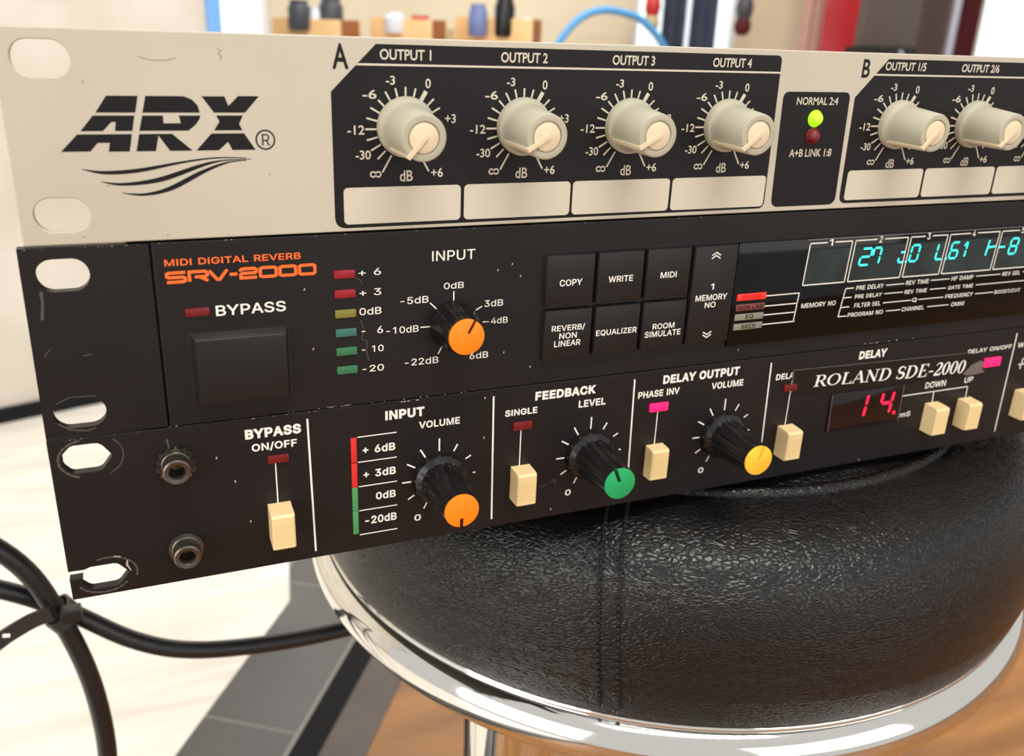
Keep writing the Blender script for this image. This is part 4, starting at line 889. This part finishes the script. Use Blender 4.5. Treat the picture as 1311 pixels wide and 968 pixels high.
def serif_text(bm, s, x0, x1, zl, zr, hl, hr, shear, y):
    adv = sum(glyph(c)[1] for c in s); x = 0
    for c in s:
        st, a = glyph(c)
        for k, (pts, wd_) in enumerate(st):
            tmp = bmesh.new(); stroke(tmp, pts, wd_, y)
            def tr(co):
                u = (x + co.x) / adv; hh = hl + (hr - hl) * u
                return (x0 + (x1 - x0) * u + co.z * hh * shear, y - .01 * k, zl + (zr - zl) * u + co.z * hh)
            merge(bm, tmp, tr)
        x += a
serif_text(bm, 'ROLAND SDE-2000', 221.0, 287.0, -101.7, -104.2, 3.9, 4.9, .16, -.36)
obj('tape_lettering', bm, M['print_white'], tp, smooth=False)
# bare jack bushings at the left end
def ring(bm, prof, c, n=40, rmod=None): add_lathe(bm, prof, n, '-y', c, rmod)
for k, (jx, jz) in enumerate(((27.5, -99.4), (27.8, -123.2))):
    bm = bmesh.new(); ring(bm, [(0, .6), (1.3, .6), (1.75, 1.2), (1.75, 4.6), (2.0, 5.0), (2.9, 5.2), (3.3, 4.9), (3.3, 1.2), (3.55, 1.0), (3.55, .05)], (jx, 0, jz))
    b_ = obj('jack_bushing', bm, M['nut'], U3)
    bm = bmesh.new()
    if k == 0: ring(bm, [(3.3, .9), (4.3, 1.3), (4.5, .7), (4.3, .1), (3.5, .05)], (jx, 0, jz), 56, lambda a, h: 1 + .1 * (1 if sin(14 * a) > 0 else -.35))
    else: ring(bm, [(3.3, 1.0), (4.2, .95), (4.35, .6), (4.3, .05)], (jx, 0, jz))
    obj('toothed_washer' if k == 0 else 'flat_washer', bm, M['nut'], b_, org=ORG[b_])
bm = bmesh.new()
chips_along(bm, 45, 62, -89.75, 10, .35); chips_along(bm, 84, 89, -90.0, 4, .7); chips_along(bm, 1, 26, -89.75, 8, .3)
for x_, z in ((41, -106.5), (37, -99.3), (44, -118.6), (108, -103.8), (108, -91.8), (130, -130.5), (247, -132), (300, -125)): quad(bm, [(x_ - .15, z - .35), (x_ + .2, z - .2), (x_ + .1, z + .45), (x_ - .15, z + .3)], -.06)
stroke(bm, [(13.8, -124.0), (13.6, -125.4), (14.4, -127.2)], [.3, .5, .2], -.06); stroke(bm, [(10.8, -122.3), (12.4, -122.7)], .3, -.06)
obj('paint_chips', bm, M['chip'], p3, smooth=False)['kind'] = 'stuff'
bm = bmesh.new()
stroke(bm, ell(9.5, -94.6, 6.6, 5.6, -60, 45), .25, -.05); stroke(bm, ell(8.3, -95, 6.3, 4.9, 100, 250), [.2 + .5 * abs(sin(k * 1.3)) for k in range(23)], -.05)
stroke(bm, ell(9.2, -127.2, 6.6, 4.8, -20, 110), [.15 + .45 * abs(sin(k * 1.7)) for k in range(23)], -.05); stroke(bm, ell(8.0, -128, 6.0, 4.0, 200, 330), [.15 + .5 * abs(sin(k * 1.1)) for k in range(23)], -.05)
stroke(bm, [(125.6, -122), (127, -122.4), (128, -121.6)], .22, -.05); stroke(bm, [(129.5, -121.4), (130.8, -120.6), (131, -122)], .25, -.05)
stroke(bm, [(26, -92.5), (26.4, -95.5), (27, -96)], [.5, .3, .6], -.05)
obj('scuff_marks', bm, M['scuff'], p3, smooth=False)['kind'] = 'stuff'

# ------------------------------------------------------------------ bar stool
SC = (240, 113)
T = thing('bar_stool', 'round stool with black leather cushion and chrome rim under the rack units', 'stool', (SC[0], SC[1], FZ))
prof = [(0, -133.1), (100, -133.1), (110, -133.6), (114, -135.0)]
bm = lathe([(0, -216), (140, -216), (149, -212), (153.5, -206), (156.5, -199), (158.5, -190), (159.5, -178), (159, -166), (156.5, -155), (151, -146.5), (143, -141.5), (132, -139), (118.5, -138), (112, -136), (106, -133.6), (96, -133.1), (0, -133.1)], 128, 'z', (SC[0], SC[1], 0))
cu_ = obj('cushion', bm, M['leather'], T)
bm = bmesh.new(); add_tube(bm, [(SC[0] + 118.5 * cos(2 * pi * k / 128), SC[1] + 118.5 * sin(2 * pi * k / 128), -138.3) for k in range(128)], 2.6, 12, True)
obj('piping', bm, M['leather'], cu_)
# double stitched seam running down the side
side = smooth_path([(121, -138.2, 0), (132, -139, 0), (143, -141.5, 0), (151, -146.5, 0), (156.5, -155, 0), (159, -166, 0), (159.5, -178, 0), (158.5, -190, 0), (156.5, -199, 0)], 10)
bm = bmesh.new()
for off in (-3.1, 3.1):
    for i in range(len(side) - 1):
        if i % 2: continue
        seg = []
        for u in (0, .5, 1.15):
            j = min(i + u, len(side) - 1); q = side[int(j)].lerp(side[min(int(j) + 1, len(side) - 1)], j - int(j))
            az = radians(231.6 + 2.6 * j / (len(side) - 1)) + off / q.x
            rr = q.x + .25 + (.3 if u == .5 else 0)
            seg.append((SC[0] + rr * cos(az), SC[1] + rr * sin(az), q.y + .2))
        add_tube(bm, seg, .65, 6)
obj('seam_stitching', bm, M['stitch'], cu_)['kind'] = 'stuff'
bm = bmesh.new(); add_tube(bm, [(SC[0] + 151 * cos(2 * pi * k / 160), SC[1] + 151 * sin(2 * pi * k / 160), -214) for k in range(160)], 10, 24, True)
rim = obj('rim', bm, M['chrome'], T)
bm = bmesh.new(); add_tube(bm, [(SC[0] + 152.5 * cos(2 * pi * k / 160), SC[1] + 152.5 * sin(2 * pi * k / 160), -204.5) for k in range(160)], 2.6, 12, True)
obj('rim_bead', bm, M['chrome'], rim, org=ORG[rim])
obj('seat_plate', lathe([(0, -217), (146, -217), (146, -222), (0, -222)], 64, 'z', (SC[0], SC[1], 0)), M['chassis'], T)
for k in range(3):
    a = radians(216 + 120 * k); lx, ly = SC[0] + 126 * cos(a), SC[1] + 126 * sin(a)
    bm = bmesh.new(); add_tube(bm, [(lx, ly, -222), (lx, ly, -300), (lx + 2 * cos(a), ly + 2 * sin(a), -450), (lx + 14 * cos(a), ly + 14 * sin(a), FZ + 8)], 17, 24)
    lg = obj('leg', bm, M['chrome'], T)
    obj('rubber_foot', lathe([(0, 2.1), (18, 2.1), (18.5, 4), (18, 22), (17.2, 24), (0, 24)], 28, 'z', (lx + 14 * cos(a), ly + 14 * sin(a), FZ)), M['rubber'], lg, org=ORG[lg])

# ------------------------------------------------------------------ cables and tie
def cable(name, pts, r, label):
    bm = bmesh.new(); add_tube(bm, smooth_path(pts, 10), r, 16)
    return tag(obj(name, bm, M['rubber'], org=(pts[-1][0], pts[-1][1], pts[-1][2])), label, 'cable')
cable('power_cable', [(-330, 330, FZ + 6), (-310, 300, -520), (-240, 230, -270), (-150, 175, -158), (-85, 154, -168), (-39.7, 150, -200.5), (-22.6, 150, -237.3), (-13.6, 150, -285), (-16, 154, -345), (-35, 168, -470), (-85, 195, -600), (-170, 235, FZ + 7)], 4.1,
      'thick black cable curving steeply down from the left edge past the cable tie')
cable('signal_cable', [(-420, 260, FZ + 6), (-370, 250, -500), (-260, 210, -310), (-150, 175, -220), (-85, 162, -207), (-46, 158, -222), (-22.6, 158.4, -238), (3.6, 154, -257.6), (27, 151, -267), (60, 150, -271.6), (92.8, 150, -272.4), (122, 156, -274), (150, 190, -286), (185, 250, -320), (212, 284, -400), (216, 290, -500), (225, 310, -600), (270, 350, FZ + 7)], 3.9,
      'black cable running from the cable tie rightwards behind the chrome stool rim')
ct = thing('cable_tie', 'grey black cable tie binding the two crossing cables, its perforated tail pointing left', 'cable tie', (-23, 154, -237))
bm = bmesh.new()
cl = []
for k in range(40):
    a = 2 * pi * k / 40
    cl.append((a, 5.1 * cos(a), 9.4 * sin(a)))
ax = Vector((.55, 0, -.83)); sd = Vector((.83, 0, .55))
rings = []
for a, u, v_ in cl:
    c0 = Vector((-22.4, 154, -237.6)) + sd * u + Vector((0, v_, 0)); nn = (sd * cos(a) / 5.1 + Vector((0, 1, 0)) * sin(a) / 9.4).normalized()
    rings.append([bm.verts.new(c0 + ax * s * 2.6 + nn * t_) for s, t_ in ((-1, 0), (1, 0), (1, 1.1), (-1, 1.1))])
for i in range(40):
    a, b_ = rings[i], rings[(i + 1) % 40]
    for k in range(4): bm.faces.new((a[k], a[(k + 1) % 4], b_[(k + 1) % 4], b_[k]))
bmesh.ops.recalc_face_normals(bm, faces=bm.faces)
obj('band', bm, M['tie'], ct)
obj('head', box(-21.5, -13.5, 140.5, 146.5, -234.5, -228.5, bev=.8), M['rubber'], ct)
bm = bmesh.new()
tail = smooth_path([at(u, v, 142) for u, v in ((66, 786), (54, 790), (40, 796), (24, 805), (8, 815), (-8, 827), (-24, 841))], 8)
hw = 3.3; hole = [0]
L = []
for i, q in enumerate(tail):
    t_ = (tail[min(i + 1, len(tail) - 1)] - tail[max(i - 1, 0)]).normalized(); nn = Vector((-t_.z, 0, t_.x))
    L.append((q, nn))
up_ = [(q.x + nn.x * hw, q.z + nn.z * hw) for q, nn in L]; dn_ = [(q.x - nn.x * hw, q.z - nn.z * hw) for q, nn in L]
loops = [up_ + dn_[::-1]]
for c_ in (Vector(at(8, 814.5, 142)), Vector(at(-14, 832, 142))):
    loops.append([(c_.x + 1.6 * sx, c_.z + 1.6 * sz) for sx, sz in ((-1, -.7), (-.7, 1), (1, .7), (.7, -1))])
shape(bm, loops, 141.6, 1.4)
obj('tail', bm, M['tie'], ct)

# ------------------------------------------------------------------ things at the far side of the room
obj_b = thing('storage_bench', 'low brown bench far behind the rack units carrying wooden boxes', 'bench', (640, 1760, FZ))
obj('bench_top', box(230, 1050, 1600, 1930, -250, -226, bev=3), M['woodside'], obj_b)
for x_ in (250, 1010):
    for y_ in (1620, 1890): obj('leg', box(x_, x_ + 30, y_, y_ + 30, FZ + 2, -250.2, bev=2), M['woodside'], obj_b)

def crate(xc, yc, w_, dpt, rot, ztop, label):
    t = thing('wooden_box', label, 'box', (xc, yc, -225.5), 'wooden boxes on the bench')
    ca, sa = cos(rot), sin(rot)
    def wallb(a0, a1, b0, b1, z0, z1, nm, mt):
        bm = bmesh.new(); pts = []
        for z in (z0, z1):
            for a, b in ((a0, b0), (a1, b0), (a1, b1), (a0, b1)): pts.append((xc + a * ca - b * sa, yc + a * sa + b * ca, z))
        add_hexa(bm, pts, 1.0); obj(nm, bm, mt, t)
    zb = -225.5
    wallb(-w_ / 2, w_ / 2, -dpt / 2, -dpt / 2 + 10, zb, ztop, 'front_board', M['wood'])
    wallb(-w_ / 2, w_ / 2, dpt / 2 - 10, dpt / 2, zb, ztop, 'back_board', M['wood'])
    wallb(w_ / 2 - 10, w_ / 2, -dpt / 2 + 10.2, dpt / 2 - 10.2, zb, ztop, 'side_board', M['woodside'])
    wallb(-w_ / 2, -w_ / 2 + 10, -dpt / 2 + 10.2, dpt / 2 - 10.2, zb, ztop, 'side_board', M['woodside'])
    wallb(-w_ / 2 + 10, w_ / 2 - 10, -dpt / 2 + 10, dpt / 2 - 10, ztop - 30, ztop - 22, 'inner_tray', M['wood'])
    return t
RB = radians(-34)
for u0, u1, u2, vt, lab in ((343, 434, 470, 24, 'plain wooden box behind the section letter A, leftmost of three'), (474, 552, 572, 24, 'plain wooden box above the first output title, middle of three'), (588, 682, 702, 23, 'plain wooden box with a white ball inside, rightmost of three')):
    a = at(u0, vt, 1700); b_ = at(u1, vt, 1700)
    wv = (b_[0] - a[0]); w_ = wv / cos(RB) * .86
    # front right edge stands at the given place
    dpt = 120
    fr = Vector((b_[0], 1700 + 0)); ca, sa = cos(RB), sin(RB)
    # centre from the front right corner
    xc = fr.x - (w_ / 2 * ca - (-dpt / 2) * sa); yc = fr.y - (w_ / 2 * sa + (-dpt / 2) * ca)
    crate(xc, yc, w_, dpt, RB, (a[2] + b_[2]) / 2, lab)
def small(name, u, v, y, prof, mt, label, cat, parts=None):
    c = at(u, v, y)
    o = obj(name, lathe(prof, 24, 'z', c), mt, org=c); tag(o, label, cat); return o
M['darkgrey'] = mat('dark_grey_enamel', rgb(66, 66, 72), .4); M['bluegrey'] = mat('blue_grey_glaze', rgb(112, 126, 172), .4)
M['whiteglaze'] = mat('white_glaze', rgb(228, 232, 240), .3); M['redpaint'] = mat('red_paint', rgb(188, 40, 30), .4)
M['tanpaint'] = mat('tan_ceramic', rgb(190, 176, 130), .5); M['darkred'] = mat('dark_red_cloth', rgb(84, 14, 24), .8)
M['red'] = mat('red_lacquer', rgb(176, 6, 18), .4); M['darkcloth'] = mat('slate_cloth', rgb(58, 66, 84), .8, var=(12, rgb(42, 48, 64), .35, .65))
M['screen'] = mat('grey_black_screen', rgb(92, 82, 78), .25); M['pink'] = mat('pinkish_curtain', rgb(206, 166, 150), .7); M['steel'] = mat('pale_steel', rgb(190, 196, 210), .3, .4)
M['brown'] = mat('brown_curtain', rgb(96, 78, 74), .7)

def bulk(name, u, v, y, prof, mt, label, cat):
    c = at(u, v, y)
    return tag(obj(name, lathe(prof, 28, 'z', c), mt, org=c), label, cat)
J = lambda r, h: [(0, 0), (r * .9, 0), (r, h * .08), (r, h * .75), (r * .8, h * .88), (r * .82, h), (r * .7, h), (r * .66, h * .9), (0, h * .9)]
# what stands in and on the boxes
def on_box(name, u, vt, rise, mt, r, label, cat, prof=None, tilt=0):
    c = at(u, vt, 1745); zt = CRATE_Z - 21.6
    h = rise + 21.6
    return tag(obj(name, lathe(prof(r, h) if prof else J(r, h), 28, 'z', (c[0], c[1], zt)), mt, org=(c[0], c[1], zt)), label, cat)
CRATE_Z = at(390, 24, 1700)[2]
on_box('jar', 383, 20, 34, M['darkgrey'], 22, 'dark grey jar in the leftmost wooden box, left one of its pair', 'jar')
on_box('jar', 424, 20, 40, M['darkgrey'], 24, 'dark grey jar in the leftmost wooden box, right one of its pair', 'jar')
on_box('jar', 403, 20, 22, M['whiteglaze'], 12, 'small white jar between the two dark grey jars in the leftmost wooden box', 'jar')
on_box('jar', 505, 20, 20, M['whiteglaze'], 20, 'small white jar in the middle wooden box', 'jar')
on_box('jar', 538, 20, 14, M['redpaint'], 23, 'low red jar in the middle wooden box', 'jar')
on_box('jar', 612, 20, 42, M['bluegrey'], 20, 'blue grey jar in the rightmost wooden box', 'jar')
on_box('jar', 646, 20, 60, M['blackplastic'], 22, 'tall black jar in the rightmost wooden box', 'jar')
on_box('ball', 674, 20, 18, M['whiteglaze'], 17, 'white ball in the rightmost wooden box', 'ball', lambda r, h: [(r * sin(pi * k / 16) if 0 < k < 16 else 0, h - r - r * cos(pi * k / 16)) for k in range(17)])
c = at(577, 40, 1800)
tag(obj('bottle', lathe([(0, 0), (15, 0), (16, 2), (16, 150), (14, 168), (7, 188), (7, 205), (0, 205)], 28, 'z', (c[0], c[1], -225.5)), M['tanpaint'], org=(c[0], c[1], -225.5)), 'tan bottle on the bench between the middle and rightmost wooden boxes', 'bottle')
# blue hose looping over a hook on the back wall
hp = [at(u, v, 2400) for u, v in ((690, 110), (705, 75), (722, 45), (745, 22), (770, 13), (797, 16), (823, 27), (850, 60), (866, 110))]
hp = [(hp[0][0] - 60, 2400, FZ + 8), (hp[0][0] - 25, 2400, -300)] + hp + [(hp[-1][0] + 20, 2400, -320), (hp[-1][0] + 30, 2400, FZ + 8)]
bm = bmesh.new(); add_tube(bm, smooth_path(hp, 8), 11, 14)
tag(obj('hose', bm, M['hose'], org=hp[0]), 'blue hose arching between the wooden boxes and the bright window', 'hose')
# slate cloths hanging in the bright window
def hanging_cloth(name, u0, u1, y, z0, z1, mt, label, cat, waves=3, amp=14, group=None):
    x0, x1 = at(u0, 20, y)[0], at(u1, 20, y)[0]
    bm = bmesh.new(); n = 36; rows = []
    for z in (z0, z0 + (z1 - z0) * .5, z1):
        r_ = []
        for side in (0, 1):
            for i in (range(n + 1) if side == 0 else range(n, -1, -1)):
                t = i / n; k = (z - z0) / (z1 - z0)
                r_.append(bm.verts.new((x0 + (x1 - x0) * t + 4 * sin(3 * t + k * 5), y + amp * sin(2 * pi * waves * t + k * .6) + side * 7, z)))
        rows.append(r_)
    for a, b_ in zip(rows, rows[1:]):
        N = len(a)
        for i in range(N): bm.faces.new((a[i], a[(i + 1) % N], b_[(i + 1) % N], b_[i]))
    for r_ in (rows[0], rows[-1]):
        for i in range(n): bm.faces.new((r_[i], r_[i + 1], r_[2 * n - i], r_[2 * n + 1 - i]))
    bmesh.ops.recalc_face_normals(bm, faces=bm.faces)
    org = ((x0 + x1) / 2, y, z0)
    return tag(obj(name, bm, mt, org=org), label, cat, group)
hanging_cloth('curtain', 850, 880, 2480, -560, 905, M['darkcloth'], 'slate curtain strip in the bright window, left one of the pair', 'curtain', 2)
hanging_cloth('curtain', 886, 920, 2480, -560, 905, M['darkcloth'], 'slate curtain strip in the bright window, right one of the pair', 'curtain', 2)
bm = bmesh.new(); xr0, xr1 = at(815, 0, 2480)[0], at(960, 0, 2480)[0]
add_tube(bm, [(xr0, 2483, 918), (xr1, 2483, 918)], 10, 14)
rod = obj('curtain_rod', bm, M['steel'], org=(xr0, 2483, 918)); tag(rod, 'pale steel curtain rod above the slate curtain strips', 'curtain rod')
for x_ in (xr0 + 30, xr1 - 30): obj('bracket', box(x_ - 6, x_ + 6, 2493.2, 2599.5, 912, 924), M['steel'], rod)
# ornaments hanging on strings from the rod
def ornament(u, vb, y, rr, mt_top, mt_low, label):
    c = at(u, vb, y)
    t = thing('hanging_ornament', label, 'ornament', c)
    hgt = rr * 5
    obj('lower_bulb', lathe([(0, 0), (rr * .6, rr * .1), (rr * .95, rr * .6), (rr, rr * 1.2), (rr * .8, rr * 1.9), (0, rr * 1.9)], 24, 'z', c), mt_low, t)
    obj('upper_bulb', lathe([(0, rr * 1.92), (rr * .8, rr * 1.92), (rr * 1.05, rr * 2.8), (rr * .95, rr * 3.8), (rr * .3, rr * 4.8), (0, rr * 5)], 24, 'z', c), mt_top, t)
    obj('string', lathe([(0, rr * 5), (1.5, rr * 5), (1.5, 930 - c[2]), (0, 930 - c[2])], 8, 'z', c), M['stitch'], t)
ornament(833, 40, 2483, 24, M['redpaint'], M['tanpaint'], 'hanging ornament with red top and tan bulb beside the slate curtain strips')
ornament(949, 46, 2483, 28, M['darkgrey'], M['darkred'], 'dark hanging ornament with red lower bulb right of the slate curtain strips')
# things standing along the right of the far side
def tall(name, u0, u1, y, dep, z1, mt, label, cat, bev=4):
    x0, x1 = at(u0, 30, y)[0], at(u1, 30, y)[0]
    return tag(obj(name, box(x0, x1, y, y + dep, FZ + .5, z1, bev=bev), mt, org=((x0 + x1) / 2, y, FZ)), label, cat)
hanging_cloth('curtain', 1028, 1064, 2450, FZ + 2, 900, M['pink'], 'pinkish curtain left of the red locker', 'curtain', 3, 8)
x0, x1 = at(1066, 30, 2280)[0], at(1104, 30, 2100)[0]
t = thing('locker', 'tall red locker between the pinkish curtain and the grey screen', 'locker', ((x0 + x1) / 2, 2100, FZ))
obj('carcass', box(x0, x1, 2118, 2280, FZ + .5, 700, bev=4), M['red'], t)
dr = obj('locker_door', box(x0 + 2, x1 - 2, 2100, 2117, FZ + 40, 690, bev=4), M['red'], t)
obj('door_handle', box(x1 - 16, x1 - 10, 2088, 2099.5, -180, -60, bev=2), M['steel'], dr, org=ORG[dr])
# big grey screen on a black stand
x0, x1 = at(1106, 30, 2000)[0], at(1178, 30, 2000)[0]
zb = at(1150, 61, 2000)[2]
t = thing('flat_screen', 'tall grey flat screen on a black stand right of the red locker', 'screen', ((x0 + x1) / 2, 2020, FZ))
obj('screen_panel', box(x0, x1, 2000, 2030, zb, 520, bev=5), M['screen'], t)
obj('stand_bar', box(x0 - 20, x1 + 6, 1990, 2040, zb - 34, zb - .5, bev=4), M['blackplastic'], t)
obj('stand_leg', box((x0 + x1) / 2 - 30, (x0 + x1) / 2 + 30, 2005, 2030, FZ + 20.5, zb - 34.5, bev=4), M['blackplastic'], t)
obj('stand_base', box(x0, x1, 1930, 2110, FZ + .5, FZ + 20, bev=4), M['blackplastic'], t)
obj('button', lathe([(0, 3), (7, 3), (8, 1.5), (8, 0)][::-1], 20, '-y', (at(1155, 58, 1990)[0], 1989.8, zb - 14)), M['steel'], t)
hanging_cloth('curtain', 1176, 1216, 2350, FZ + 2, 900, M['brown'], 'brown curtain between the grey screen and the pale steel pole', 'curtain', 3, 8)
c = at(1215, 60, 2150)
t = thing('pole_stand', 'slim pale steel pole standing before the dark red curtain', 'pole', (c[0], 2150, FZ))
obj('pole', lathe([(0, 20), (13, 20), (13, 1500), (0, 1500)], 20, 'z', (c[0], 2150, FZ)), M['steel'], t)
obj('pole_base', lathe([(0, .5), (90, .5), (92, 6), (80, 16), (16, 19.5), (0, 19.5)], 32, 'z', (c[0], 2150, FZ)), M['steel'], t)
hanging_cloth('curtain', 1218, 1256, 2420, FZ + 2, 900, M['darkred'], 'dark red curtain beside the bright doorway', 'curtain', 3, 10)
